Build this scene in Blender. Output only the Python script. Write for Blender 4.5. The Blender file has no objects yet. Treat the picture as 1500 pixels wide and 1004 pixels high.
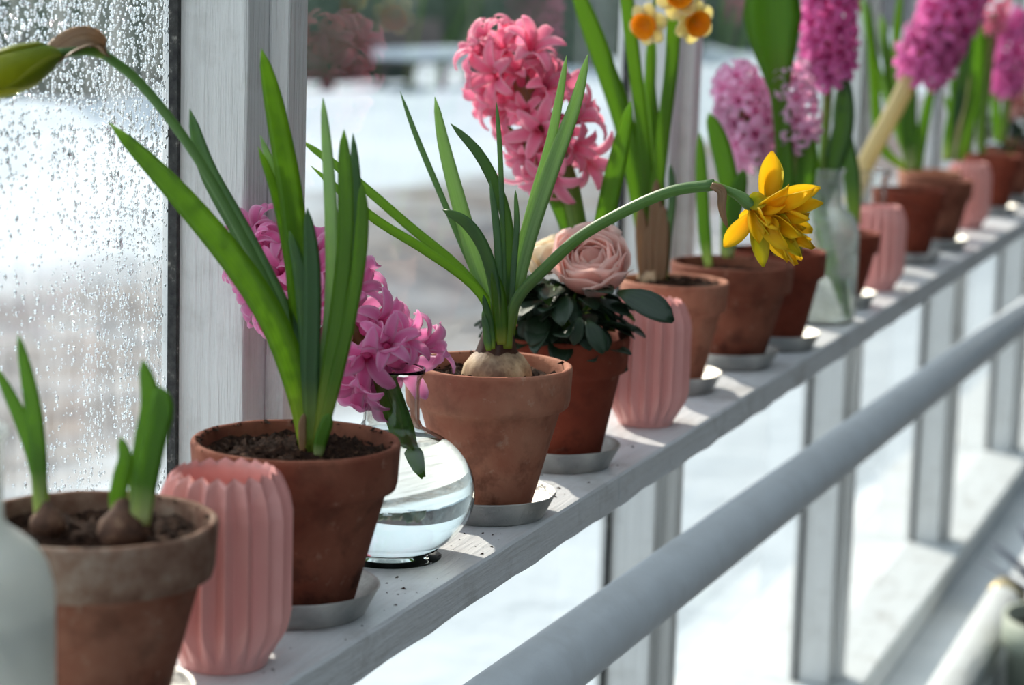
import bpy, math, random
from math import sin, cos, pi, radians
from mathutils import Vector, Matrix, noise

SC = bpy.context.scene
COL = SC.collection
rnd = random.Random(7)
V = Vector

# ------------------------------------------------------------------ camera
CZ = 1.40                                   # eye height above the floor
FPX = 3200.0
xd = V((1235, -482, FPX)).normalized()      # along the shelf, in camera axes (right, down, forward)
dn = V((-604, 19697, FPX)); dn = (dn - xd * xd.dot(dn)).normalized()
zu = -dn
yl = zu.cross(xd)
MROW = (xd, yl, zu)                         # world = rows . cam
def cam2world(c): return V((xd.dot(c), yl.dot(c), zu.dot(c)))
right, down, fwd = cam2world(V((1,0,0))), cam2world(V((0,1,0))), cam2world(V((0,0,1)))
cam_d = bpy.data.cameras.new('camera'); cam = bpy.data.objects.new('camera', cam_d); COL.objects.link(cam)
m = Matrix((( right.x, -down.x, -fwd.x, 0), (right.y, -down.y, -fwd.y, 0), (right.z, -down.z, -fwd.z, CZ), (0,0,0,1)))
cam.matrix_world = m
cam_d.sensor_fit = 'HORIZONTAL'; cam_d.sensor_width = 23.4375; cam_d.lens = 50.0
cam_d.clip_start = 0.05; cam_d.clip_end = 300
cam_d.dof.use_dof = True; cam_d.dof.focus_distance = 1.42; cam_d.dof.aperture_fstop = 4.6
SC.camera = cam

def ray(px, py): return cam2world(V((px - 750, py - 502, FPX)))
def PX(px, py, X):                          # the point of a picture ray that lies X metres along the shelf
    r = ray(px, py); p = r * (X / r.x); return V((p.x, p.y, p.z + CZ))
def scale_at(p):                            # pixels per metre at a point
    return FPX / (V((p[0], p[1], p[2] - CZ)).dot(fwd))

# ------------------------------------------------------------------ light
w = bpy.data.worlds.new('sky'); SC.world = w; w.use_nodes = True
bg = w.node_tree.nodes['Background']; bg.inputs[0].default_value = (0.78, 0.90, 1.0, 1); bg.inputs[1].default_value = 1.0
sun_d = bpy.data.lights.new('sun', 'SUN'); sun_d.energy = 4.4; sun_d.angle = radians(0.8); sun_d.color = (1.0, 0.91, 0.78)
sun = bpy.data.objects.new('sun', sun_d); COL.objects.link(sun)
SUN_DIR = V((0.50, 0.66, 0.58)).normalized()
sun.rotation_euler = SUN_DIR.to_track_quat('Z', 'Y').to_euler(); sun.location = (3, 6, 6)
SC.view_settings.view_transform = 'Standard'; SC.view_settings.look = 'None'
SC.view_settings.exposure = 0.5; SC.view_settings.gamma = 1.0; SC.view_settings.use_curve_mapping = False
SC.cycles.use_denoising = True
SC.cycles.max_bounces = 14; SC.cycles.transmission_bounces = 12; SC.cycles.transparent_max_bounces = 24
SC.cycles.sample_clamp_indirect = 6.0

# ------------------------------------------------------------------ materials
def srgb(r, g, b):
    f = lambda c: ((c/255+0.055)/1.055)**2.4 if c/255 > 0.04045 else c/255/12.92
    return (f(r), f(g), f(b), 1)
class N:                                    # small node helper
    def __init__(s, name):
        s.m = bpy.data.materials.new(name); s.m.use_nodes = True; s.t = s.m.node_tree; s.t.nodes.clear()
        s.out = s.n('ShaderNodeOutputMaterial')
    def n(s, typ, **kw):
        o = s.t.nodes.new(typ)
        for k, v in kw.items(): setattr(o, k, v)
        return o
    def l(s, a, b): s.t.links.new(a, b)
    def coord(s, scale=(1,1,1), which='Object'):
        c = s.n('ShaderNodeTexCoord'); mp = s.n('ShaderNodeMapping'); mp.inputs['Scale'].default_value = scale
        s.l(c.outputs[which], mp.inputs[0]); return mp.outputs[0]
    def noise(s, sc, detail=4, rough=.55, vec=None):
        o = s.n('ShaderNodeTexNoise'); o.inputs['Scale'].default_value = sc; o.inputs['Detail'].default_value = detail; o.inputs['Roughness'].default_value = rough
        s.l(vec if vec else s.coord(), o.inputs['Vector']); return o.outputs['Fac']
    def ramp(s, fac, stops):
        o = s.n('ShaderNodeValToRGB'); e = o.color_ramp.elements
        while len(e) < len(stops): e.new(0.5)
        for i, (p, c) in enumerate(stops):
            e[i].position = p; e[i].color = c if not isinstance(c, (int, float)) else (c, c, c, 1)
        s.l(fac, o.inputs[0]); return o.outputs[0]
    def mix(s, fac, a, b, mode='MIX'):
        o = s.n('ShaderNodeMix', data_type='RGBA', blend_type=mode)
        for i, x in ((0, fac), (6, a), (7, b)):
            if hasattr(x, 'is_linked'): s.l(x, o.inputs[i])
            else: o.inputs[i].default_value = x
        return o.outputs[2]
    def bump(s, h, strength=.3, dist=.002):
        o = s.n('ShaderNodeBump'); o.inputs['Strength'].default_value = strength; o.inputs['Distance'].default_value = dist
        s.l(h, o.inputs['Height']); return o.outputs[0]
    def bsdf(s, color, rough=.5, bump=None, metallic=0, spec=.5, **kw):
        p = s.n('ShaderNodeBsdfPrincipled')
        for k, x in (('Base Color', color), ('Roughness', rough), ('Metallic', metallic), ('Specular IOR Level', spec)):
            if hasattr(x, 'is_linked'): s.l(x, p.inputs[k])
            else: p.inputs[k].default_value = x
        for k, x in kw.items(): p.inputs[k].default_value = x
        if bump: s.l(bump, p.inputs['Normal'])
        return p.outputs[0]
    def done(s, sh): s.l(sh, s.out.inputs[0]); return s.m
    def mixsh(s, fac, a, b):
        o = s.n('ShaderNodeMixShader')
        if hasattr(fac, 'is_linked'): s.l(fac, o.inputs[0])
        else: o.inputs[0].default_value = fac
        s.l(a, o.inputs[1]); s.l(b, o.inputs[2]); return o.outputs[0]

MAT = {}
def paint(name, base, streak=(60, 60, 3), dirt=.25, rough=.42):
    k = N(name); v = k.coord(streak)
    n1 = k.noise(3, 5, .6, v); n2 = k.noise(18, 5, .65)
    d = k.ramp(n2, [(.30, dirt), (.46, 0.0)])
    c = k.mix(d, base, srgb(132, 126, 116))
    c = k.mix(k.ramp(n1, [(.35, .16), (.65, 0.0)]), c, srgb(165, 165, 165))
    return k.done(k.bsdf(c, rough, k.bump(k.mix(.35, n1, n2), .9, .0045)))
MAT['paint'] = paint('white_brushed_paint', srgb(226, 227, 226))
MAT['shelf'] = paint('shelf_paint', srgb(222, 224, 227), (4, 40, 40), .45, .33)
MAT['sill'] = paint('sill_paint', srgb(202, 208, 210), (3, 40, 40), .5, .5)
MAT['pipe'] = paint('pipe_paint', srgb(208, 214, 220), (8, 8, 8), .12, .38)
k = N('dark_putty'); MAT['putty'] = k.done(k.bsdf(k.ramp(k.noise(160, 4), [(.3, srgb(22, 24, 26)), (.62, srgb(62, 62, 60)), (.75, srgb(140, 138, 130))]), .7, k.bump(k.noise(300), .6, .002)))

def terracotta(name, base, pale, stain, seed, lime=.5):
    k = N(name); c0 = k.n('ShaderNodeTexCoord'); mp = k.n('ShaderNodeMapping'); mp.inputs['Location'].default_value = (seed*3.1, seed*1.7, seed*.9)
    k.l(c0.outputs['Object'], mp.inputs[0]); v = mp.outputs[0]
    big = k.noise(22, 4, .6, v); fine = k.noise(320, 3, .6, v); sp = k.noise(75, 4, .7, v)
    c = k.mix(k.ramp(big, [(.36, 0.0), (.7, 1.0)]), base, pale)
    c = k.mix(k.ramp(sp, [(.60, 0.0), (.72, lime)]), c, srgb(206, 178, 158))
    sep = k.n('ShaderNodeSeparateXYZ'); k.l(c0.outputs['Generated'], sep.inputs[0])
    st = k.n('ShaderNodeMath', operation='MULTIPLY'); k.l(k.ramp(sep.outputs[2], [(0.0, .9), (.45, .35), (1.0, .25)]), st.inputs[0]); k.l(k.ramp(k.noise(48, 4, .65, v), [(.5, 0.0), (.66, 1.0)]), st.inputs[1])
    c = k.mix(st.outputs[0], c, stain)
    return k.done(k.bsdf(c, .86, k.bump(k.mix(.5, sp, fine), .45, .0012), spec=.25))
TC = [terracotta('terracotta_orange', srgb(118, 64, 48), srgb(144, 90, 70), srgb(40, 22, 18), 1, .25),
      terracotta('terracotta_weathered', srgb(128, 76, 58), srgb(158, 112, 92), srgb(56, 34, 28), 2, .4),
      terracotta('terracotta_pale', srgb(164, 102, 80), srgb(184, 130, 106), srgb(78, 46, 36), 3, .35),
      terracotta('terracotta_red', srgb(118, 52, 36), srgb(138, 68, 48), srgb(52, 24, 18), 4, .15)]
k = N('limed_rim'); n1 = k.noise(30, 5, .7)
MAT['limed_rim'] = k.done(k.bsdf(k.ramp(n1, [(.34, srgb(104, 68, 54)), (.52, srgb(140, 112, 96)), (.74, srgb(186, 172, 158))]), .9, k.bump(k.noise(260, 4), .4, .0012), spec=.2))
k = N('potting_soil'); n1 = k.noise(260, 5, .7); n2 = k.noise(40)
MAT['soil'] = k.done(k.bsdf(k.ramp(n1, [(.3, srgb(24, 15, 11)), (.55, srgb(62, 42, 32)), (.72, srgb(112, 82, 62))]), .95, k.bump(n1, 1.0, .004), spec=.15))
k = N('pink_porcelain'); MAT['pink'] = k.done(k.bsdf(k.ramp(k.noise(14, 3), [(.35, srgb(226, 158, 152)), (.65, srgb(234, 172, 165))]), .34, spec=.5))
k = N('galvanised_metal'); n1 = k.noise(90, 5, .7); n2 = k.noise(24, 3)
MAT['zinc'] = k.done(k.bsdf(k.ramp(n2, [(.35, srgb(158, 158, 156)), (.6, srgb(210, 208, 202))]), k.ramp(n1, [(.3, .34), (.7, .62)]), k.bump(n1, .8, .003), metallic=.7))

def leafmat(name, mid, dark, base, tr=.35, vein=.25, tip=None, green=.55):
    k = N(name); uv = k.n('ShaderNodeUVMap'); sep = k.n('ShaderNodeSeparateXYZ'); k.l(uv.outputs[0], sep.inputs[0])
    mp = k.n('ShaderNodeMapping'); mp.inputs['Scale'].default_value = (14, .6, 1); k.l(uv.outputs[0], mp.inputs[0])
    st = k.noise(2.2, 3, .5, mp.outputs[0])
    c = k.mix(k.ramp(st, [(.36, 0.0), (.64, 1.0)]), mid, dark)
    stops = [(0.0, base), (.10, base), (.30, mid), (1.0, mid)]
    c = k.mix(k.ramp(sep.outputs[1], [(0.02, 0.0), (.26, 1.0)]), base, c)
    if tip: c = k.mix(k.ramp(sep.outputs[1], [(.45, 0.0), (.9, .8)]), c, tip)
    p = k.bsdf(c, .42, k.bump(st, .25, .001), spec=.45)
    t = k.n('ShaderNodeBsdfTranslucent'); k.l(k.mix(green, c, (.52, .74, .12, 1)), t.inputs[0])
    return k.done(k.mixsh(min(.72, tr*1.45), p, t.outputs[0]))
MAT['leaf'] = leafmat('narcissus_leaf', srgb(104, 146, 40), srgb(70, 116, 38), srgb(190, 200, 90), .42)
MAT['leaf_dark'] = leafmat('narcissus_leaf_dark', srgb(62, 102, 56), srgb(46, 84, 52), srgb(140, 166, 66), .25)
MAT['leaf_pale'] = leafmat('narcissus_leaf_pale', srgb(168, 196, 144), srgb(126, 164, 108), srgb(140, 176, 60), .36)  # silvery sunlight on the daffodil leaves is painted into this pale green
MAT['leaf_blue'] = leafmat('narcissus_leaf_blue', srgb(98, 134, 98), srgb(70, 108, 76), srgb(136, 166, 72), .3)
MAT['shoot'] = leafmat('hyacinth_shoot', srgb(96, 146, 42), srgb(66, 114, 38), srgb(206, 212, 156), .34)
MAT['hleaf'] = leafmat('hyacinth_leaf', srgb(116, 164, 58), srgb(84, 136, 48), srgb(148, 182, 76), .42)
MAT['stalk'] = leafmat('hyacinth_stalk', srgb(112, 142, 52), srgb(90, 126, 44), srgb(120, 148, 60), .2, tip=srgb(140, 92, 72))
MAT['stalk_pale'] = leafmat('pale_stalk', srgb(226, 212, 164), srgb(204, 188, 136), srgb(238, 230, 204), .3, green=.0)
MAT['stem'] = leafmat('daffodil_stem', srgb(98, 134, 72), srgb(74, 114, 64), srgb(132, 162, 54), .2)
MAT['sheath_dark'] = leafmat('dark_sheath', srgb(84, 54, 38), srgb(60, 38, 28), srgb(84, 54, 38), .15, green=.0)
MAT['sheath'] = leafmat('papery_sheath', srgb(172, 142, 108), srgb(134, 104, 76), srgb(164, 132, 98), .3, green=.0)

def petalmat(name, a, b, edge, tr=.4, rough=.45, white=.10):
    k = N(name); uv = k.n('ShaderNodeUVMap'); sep = k.n('ShaderNodeSeparateXYZ'); k.l(uv.outputs[0], sep.inputs[0])
    c = k.mix(k.ramp(sep.outputs[1], [(.0, 0.0), (.75, 1.0)]), a, b)
    ab = k.n('ShaderNodeMath', operation='SUBTRACT'); k.l(sep.outputs[0], ab.inputs[0]); ab.inputs[1].default_value = .5
    ab2 = k.n('ShaderNodeMath', operation='ABSOLUTE'); k.l(ab.outputs[0], ab2.inputs[0])
    c = k.mix(k.ramp(ab2.outputs[0], [(.2, 0.0), (.5, .75)]), c, edge)
    oi = k.n('ShaderNodeObjectInfo'); hs = k.n('ShaderNodeHueSaturation')
    mr = k.n('ShaderNodeMapRange'); mr.inputs[3].default_value = .86; mr.inputs[4].default_value = 1.12; k.l(oi.outputs['Random'], mr.inputs[0]); k.l(mr.outputs[0], hs.inputs['Value']); k.l(c, hs.inputs['Color'])
    c = hs.outputs[0]
    p = k.bsdf(c, rough, spec=.35); t = k.n('ShaderNodeBsdfTranslucent'); k.l(k.mix(white, c, (1, .97, .96, 1)), t.inputs[0])
    return k.done(k.mixsh(min(.72, tr*1.4), p, t.outputs[0]))
MAT['hy_pink'] = petalmat('hyacinth_pink', srgb(236, 118, 190), srgb(250, 164, 216), srgb(254, 212, 236), .5, white=.3)
MAT['hy_coral'] = petalmat('hyacinth_coral', srgb(242, 116, 170), srgb(253, 162, 194), srgb(254, 206, 218), .5, white=.3)
MAT['hy_light'] = petalmat('hyacinth_light', srgb(250, 172, 220), srgb(254, 208, 236), srgb(255, 232, 246), .5, white=.4)
MAT['hy_magenta'] = petalmat('hyacinth_magenta', srgb(216, 84, 176), srgb(242, 136, 208), srgb(250, 188, 228), .5, white=.25)
MAT['daff'] = petalmat('daffodil_yellow', srgb(240, 190, 12), srgb(254, 218, 22), srgb(254, 232, 60), .5)
MAT['daff_green'] = petalmat('daffodil_green_yellow', srgb(150, 180, 30), srgb(214, 206, 30), srgb(240, 220, 50), .4)
MAT['cream'] = petalmat('narcissus_cream', srgb(236, 224, 130), srgb(250, 240, 180), srgb(252, 246, 214), .4)
MAT['cup'] = petalmat('narcissus_cup', srgb(238, 160, 10), srgb(252, 178, 10), srgb(252, 190, 40), .4)
MAT['rose'] = petalmat('rose_blush', srgb(250, 180, 166), srgb(254, 220, 212), srgb(255, 238, 230), .5, white=.35)
MAT['rose_white'] = petalmat('rose_cream', srgb(246, 222, 176), srgb(248, 234, 210), srgb(250, 242, 226), .35)
MAT['bud'] = petalmat('bud_green', srgb(96, 130, 14), srgb(150, 158, 16), srgb(176, 176, 20), .3)
MAT['rose_leaf'] = leafmat('rose_leaf', srgb(44, 66, 44), srgb(30, 50, 36), srgb(50, 74, 40), .12, green=.0)
MAT['rose_leaf_light'] = leafmat('rose_leaf_light', srgb(84, 122, 44), srgb(64, 100, 40), srgb(84, 122, 44), .3)
k = N('bulb_skin'); n1 = k.noise(60, 5, .7, k.coord((1, 1, .35))); n2 = k.noise(30, 4)
sep = k.n('ShaderNodeSeparateXYZ'); c0 = k.n('ShaderNodeTexCoord'); k.l(c0.outputs['Generated'], sep.inputs[0])
c = k.ramp(n1, [(.3, srgb(126, 96, 68)), (.5, srgb(188, 160, 124)), (.7, srgb(220, 198, 162))])
c = k.mix(k.ramp(sep.outputs[2], [(.50, 0.0), (.68, .92)]), c, srgb(74, 44, 32))
MAT['bulb'] = k.done(k.bsdf(k.mix(k.ramp(n2, [(.50, 0.0), (.64, .75)]), c, srgb(80, 52, 38)), .6, k.bump(n1, .5, .0015)))

k = N('brown_bulb_skin'); n1 = k.noise(70, 5, .7); MAT['bulb_brown'] = k.done(k.bsdf(k.ramp(n1, [(.3, srgb(50, 32, 24)), (.55, srgb(104, 72, 54)), (.75, srgb(170, 140, 112))]), .75, k.bump(n1, .8, .003)))
k = N('clear_glass'); g = k.n('ShaderNodeBsdfGlass'); g.inputs['IOR'].default_value = 1.30; g.inputs['Roughness'].default_value = 0.0; g.inputs['Color'].default_value = (.97, .985, .98, 1); MAT['glass'] = k.done(g.outputs[0])
k = N('clear_water'); g = k.n('ShaderNodeBsdfGlass'); g.inputs['IOR'].default_value = 1.333; g.inputs['Color'].default_value = (.985, .995, .99, 1); MAT['water'] = k.done(g.outputs[0])
k = N('fogged_glass'); g = k.n('ShaderNodeBsdfGlass'); g.inputs['IOR'].default_value = 1.46; g.inputs['Roughness'].default_value = 0.12; g.inputs['Color'].default_value = (.95, .97, .96, 1)
t_ = k.n('ShaderNodeBsdfTranslucent'); t_.inputs[0].default_value = (.86, .89, .88, 1); d_ = k.bsdf((.70, .73, .72, 1), .3)
MAT['fogged'] = k.done(k.mixsh(k.ramp(k.noise(30, 4), [(.35, .12), (.65, .36)]), g.outputs[0], k.mixsh(.5, t_.outputs[0], d_)))
k = N('misted_glass'); g = k.n('ShaderNodeBsdfGlass'); g.inputs['IOR'].default_value = 1.3; g.inputs['Roughness'].default_value = 0.3; g.inputs['Color'].default_value = (.96, .97, .96, 1)
t_ = k.n('ShaderNodeBsdfTranslucent'); t_.inputs[0].default_value = (.9, .92, .9, 1); d_ = k.bsdf((.78, .80, .78, 1), .3)
MAT['misted'] = k.done(k.mixsh(k.ramp(k.noise(24, 4), [(.35, .45), (.65, .8)]), g.outputs[0], k.mixsh(.5, t_.outputs[0], d_)))
def pane_mat(name, fog):
    k = N(name); tr = k.n('ShaderNodeBsdfTransparent'); tr.inputs[0].default_value = (.95, .97, .97, 1)
    gl = k.n('ShaderNodeBsdfGlossy'); gl.inputs['Roughness'].default_value = .04
    fr = k.n('ShaderNodeFresnel'); fr.inputs[0].default_value = 1.55
    sh = k.mixsh(fr.outputs[0], tr.outputs[0], gl.outputs[0])
    if fog:
        v = k.coord((26, 26, 5)); st = k.noise(1.6, 5, .6, v); big = k.noise(7, 3, .5)
        mul = k.n('ShaderNodeMath', operation='MULTIPLY'); k.l(k.ramp(st, [(.4, .1), (.62, 1.0)]), mul.inputs[0]); k.l(k.ramp(big, [(.4, .1), (.62, fog)]), mul.inputs[1])
        t = k.n('ShaderNodeBsdfTranslucent'); t.inputs[0].default_value = (.93, .96, .98, 1)
        sh = k.mixsh(mul.outputs[0], sh, t.outputs[0])
    return k.done(sh)
MAT['pane'] = pane_mat('window_glass', 0)
MAT['pane_fog'] = pane_mat('misted_window_glass', .13)
k = N('snowy_ground'); v = k.coord((1, 1, 1)); n1 = k.noise(.35, 5, .6, v); sepo = k.n('ShaderNodeSeparateXYZ'); k.l(v, sepo.inputs[0])
add = k.n('ShaderNodeMath', operation='MULTIPLY_ADD'); k.l(n1, add.inputs[0]); add.inputs[1].default_value = 3.4; k.l(sepo.outputs[1], add.inputs[2])
pm = k.n('ShaderNodeMapRange'); pm.inputs[1].default_value = 0; pm.inputs[2].default_value = 20; k.l(add.outputs[0], pm.inputs[0])
path = k.ramp(pm.outputs[0], [(.225, 0.0), (.255, 1.0), (.36, 1.0), (.40, 0.0)])
wear = k.ramp(k.noise(1.5, 6, .65, v), [(.3, .62), (.6, 1.0)])
mm = k.n('ShaderNodeMath', operation='MULTIPLY'); k.l(path, mm.inputs[0]); k.l(wear, mm.inputs[1])
c = k.mix(mm.outputs[0], srgb(174, 184, 192), k.ramp(k.noise(4, 5), [(.35, srgb(70, 70, 74)), (.62, srgb(112, 104, 98))]))
MAT['snow'] = k.done(k.bsdf(c, .8, k.bump(k.noise(2.5, 5), .7, .12), spec=.2))
k = N('floor_concrete'); MAT['floor'] = k.done(k.bsdf(k.ramp(k.noise(5, 6), [(.3, srgb(80, 80, 80)), (.7, srgb(118, 118, 116))]), .8, k.bump(k.noise(60, 5), .4, .004)))
k = N('plaster'); MAT['plaster'] = k.done(k.bsdf(k.ramp(k.noise(3, 5), [(.3, srgb(96, 104, 108)), (.7, srgb(118, 126, 130))]), .9))
k = N('plinth'); MAT['plinth'] = k.done(k.bsdf(k.ramp(k.noise(9, 6), [(.3, srgb(208, 214, 217)), (.7, srgb(228, 231, 233))]), .8, k.bump(k.noise(80, 5), .4, .004)))
k = N('shrub_foliage'); MAT['shrub'] = k.done(k.bsdf(k.ramp(k.noise(5, 6, .7), [(.3, srgb(28, 36, 34)), (.55, srgb(62, 78, 60)), (.75, srgb(104, 104, 96))]), .9))
k = N('bark'); MAT['bark'] = k.done(k.bsdf(k.ramp(k.noise(9, 6, .7), [(.3, srgb(44, 38, 36)), (.7, srgb(96, 84, 78))]), .9))
k = N('garden_wall'); MAT['gwall'] = k.done(k.bsdf(k.ramp(k.noise(.6, 6, .7), [(.3, srgb(66, 64, 66)), (.55, srgb(104, 100, 100)), (.75, srgb(140, 136, 134))]), .9))
k = N('snow_cap'); MAT['snowcap'] = k.done(k.bsdf(srgb(196, 204, 210), .8))
k = N('brass'); MAT['brass'] = k.done(k.bsdf(srgb(176, 160, 120), .4, metallic=.7))
k = N('greenish_glaze'); MAT['greenpot'] = k.done(k.bsdf(k.ramp(k.noise(12), [(.3, srgb(140, 150, 136)), (.7, srgb(168, 176, 160))]), .6))
MAT['grey_leaf'] = leafmat('grey_leaf', srgb(148, 152, 166), srgb(116, 122, 138), srgb(130, 136, 140), .2, green=.0)

# ------------------------------------------------------------------ building helpers
ORG = {}
def link(o, parent=None):
    COL.objects.link(o)
    if parent is not None: o.parent = parent
    return o
def thing(name, label, cat, loc, group=None):
    o = bpy.data.objects.new(name, None); o.empty_display_size = .02; link(o); o.location = loc; ORG[o.name] = V(loc)
    tag(o, label, cat, group); return o
def tag(o, label=None, cat=None, group=None, kind=None):
    if label: o['label'] = label
    if cat: o['category'] = cat
    if group: o['group'] = group
    if kind: o['kind'] = kind
    return o
def mesh(name, vs, fs, mat, uvs=None, smooth=True, flat_angle=None):
    me = bpy.data.meshes.new(name); me.from_pydata([tuple(v) for v in vs], [], fs)
    if mat is not None:
        for mt in (mat if isinstance(mat, (list, tuple)) else [mat]): me.materials.append(mt)
    if uvs is not None:
        l = me.uv_layers.new(name='UVMap')
        for lp in me.loops: l.data[lp.index].uv = uvs[lp.vertex_index]
    if smooth: me.polygons.foreach_set('use_smooth', [True]*len(me.polygons))
    me.update(); return me
def obj(name, vs, fs, mat, parent=None, origin=None, uvs=None, smooth=True, matidx=None):
    """vs in world space; the object keeps its own origin and hangs under its parent"""
    o0 = V(origin) if origin is not None else (ORG[parent.name] if parent is not None else V((0, 0, 0)))
    me = mesh(name, [V(v) - o0 for v in vs], fs, mat, uvs, smooth)
    if matidx: me.polygons.foreach_set('material_index', matidx)
    o = bpy.data.objects.new(name, me); link(o, parent)
    o.location = o0 - (ORG[parent.name] if parent is not None else V((0, 0, 0))); ORG[o.name] = o0
    return o
def inst(name, me, parent, mat_local):
    o = bpy.data.objects.new(name, me); link(o, parent); o.matrix_local = mat_local; return o
def box(a, b):
    (x0, y0, z0), (x1, y1, z1) = a, b
    vs = [V(p) for p in ((x0,y0,z0),(x1,y0,z0),(x1,y1,z0),(x0,y1,z0),(x0,y0,z1),(x1,y0,z1),(x1,y1,z1),(x0,y1,z1))]
    return vs, [(0,3,2,1),(4,5,6,7),(0,1,5,4),(1,2,6,5),(2,3,7,6),(3,0,4,7)]
def bevel(o, wd=.002, seg=2):
    b = o.modifiers.new('bevel', 'BEVEL'); b.width = wd; b.segments = seg; b.limit_method = 'ANGLE'; return o
def join(*parts):
    V_, F_ = [], []
    for vs, fs in parts:
        n = len(V_); V_ += list(vs); F_ += [tuple(i+n for i in f) for f in fs]
    return V_, F_
def lathe(profile, n, center=(0,0,0), cap0=False, cap1=False, jit=0, seed=0):
    c = V(center); vs, fs = [], []
    for (r, z) in profile:
        for i in range(n):
            a = 2*pi*i/n; rr = r
            if jit: rr = r + jit*noise.noise(V((cos(a)*3.1, sin(a)*3.1, z*40+seed)))
            vs.append(c + V((rr*cos(a), rr*sin(a), z + (jit*.6*noise.noise(V((cos(a)*4, sin(a)*4, seed+9))) if jit else 0))))
    for j in range(len(profile)-1):
        for i in range(n):
            a, b = j*n+i, j*n+(i+1) % n
            fs.append((a, b, b+n, a+n))
    if cap0: fs.append(tuple(reversed(range(n))))
    if cap1: fs.append(tuple(range((len(profile)-1)*n, len(profile)*n)))
    return vs, fs
def cr(pts, ts):                            # Catmull-Rom through tuples/vectors
    out = []; n = len(pts)
    for t in ts:
        s = t*(n-1); i = min(int(s), n-2); u = s-i
        p0 = pts[i-1] if i > 0 else pts[0]*2 - pts[1]; p1 = pts[i]; p2 = pts[i+1]; p3 = pts[i+2] if i+2 < n else pts[-1]*2 - pts[-2]
        out.append(.5*((2*p1) + (p2-p0)*u + (2*p0-5*p1+4*p2-p3)*u*u + (3*p1-p0-3*p2+p3)*u*u*u))
    return out
def tube(pts, radii, n=10, seg=None, cap=True):
    pts = [V(p) for p in pts]; seg = seg or 6*(len(pts)-1)
    ts = [i/seg for i in range(seg+1)]
    P = cr(pts, ts); R = []
    for t in ts:
        s = t*(len(radii)-1); i = min(int(s), len(radii)-2); R.append(radii[i]*(1-(s-i)) + radii[i+1]*(s-i))
    vs, fs, uv = [], [], []
    side = None
    for j, p in enumerate(P):
        tg = (P[min(j+1, seg)] - P[max(j-1, 0)]).normalized()
        if side is None: side = tg.orthogonal().normalized()
        side = (side - tg*side.dot(tg)).normalized(); up = tg.cross(side)
        for i in range(n):
            a = 2*pi*i/n; vs.append(p + (side*cos(a) + up*sin(a))*R[j]); uv.append((i/n, ts[j]))
    for j in range(seg):
        for i in range(n):
            a, b = j*n+i, j*n+(i+1) % n; fs.append((a, b, b+n, a+n))
    if cap: fs.append(tuple(reversed(range(n)))); fs.append(tuple(range(seg*n, seg*n+n)))
    return vs, fs, uv
def strap(pts, wmax, face, seg=18, tip=.35, base=.6, fold=.22, thick=.0016, twist=0.0, blunt=.5, basew=None):
    """a strap leaf: pts base->tip, blade turned to face, with a shallow keel and real thickness"""
    pts = [V(p) for p in pts]; ts = [i/seg for i in range(seg+1)]; P = cr(pts, ts)
    vs, fs, uv = [], [], []
    prof = [(-1, 0), (-.5, 1), (0, 1), (.5, 1), (1, 0), (.5, -1), (0, -1), (-.5, -1)]
    n = len(prof)
    for j, p in enumerate(P):
        t = ts[j]; tg = (P[min(j+1, seg)] - P[max(j-1, 0)]).normalized()
        f = V(face); f = (f - tg*f.dot(tg))
        f = f.normalized() if f.length > 1e-6 else tg.orthogonal().normalized()
        sd = tg.cross(f)
        if twist: q = Matrix.Rotation(twist*t, 3, tg); sd = q @ sd; f = q @ f
        if t > 1-tip: u = (1-t)/tip; wf = max(.04, (u*(2-u))**blunt * 1.0) if u < 1 else 1
        else: wf = 1
        b0 = base if basew is None else basew
        if t < .35: wf *= b0 + (1-b0)*math.sin(t/.35*pi/2)
        wd = wmax*.5*wf; th = thick*.5*min(1, .35+wf)
        kd = fold*wd
        for (a, b) in prof:
            vs.append(p + sd*(a*wd) + f*(kd*abs(a) + b*th)); uv.append(((a+1)/2, t))
    for j in range(seg):
        for i in range(n):
            a, b = j*n+i, j*n+(i+1) % n; fs.append((a, b, b+n, a+n))
    fs.append(tuple(reversed(range(n)))); fs.append(tuple(range(seg*n, seg*n+n)))
    return vs, fs, uv
TOCAM = -fwd
def leaf(parent, X, pts, wpx, mat='leaf', twist=0.0, yaw=0.0, tip=.4, fold=.22, name='leaf', base=.6, dx=0.0, blunt=.55, thick=.0016):
    """pts are (px, py[, dX]) from base to tip at shelf distance X"""
    P = []
    for i, q in enumerate(pts):
        d = q[2] if len(q) > 2 else dx*i/(len(pts)-1)
        P.append(PX(q[0], q[1], X + d))
    wd = wpx/scale_at(P[len(P)//2])
    face = Matrix.Rotation(yaw, 3, 'Z') @ TOCAM
    vs, fs, uv = strap(P, wd, face, tip=tip, fold=fold, twist=twist, base=base, blunt=blunt, thick=thick)
    return obj(name, vs, fs, MAT[mat], parent, uvs=uv)
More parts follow.
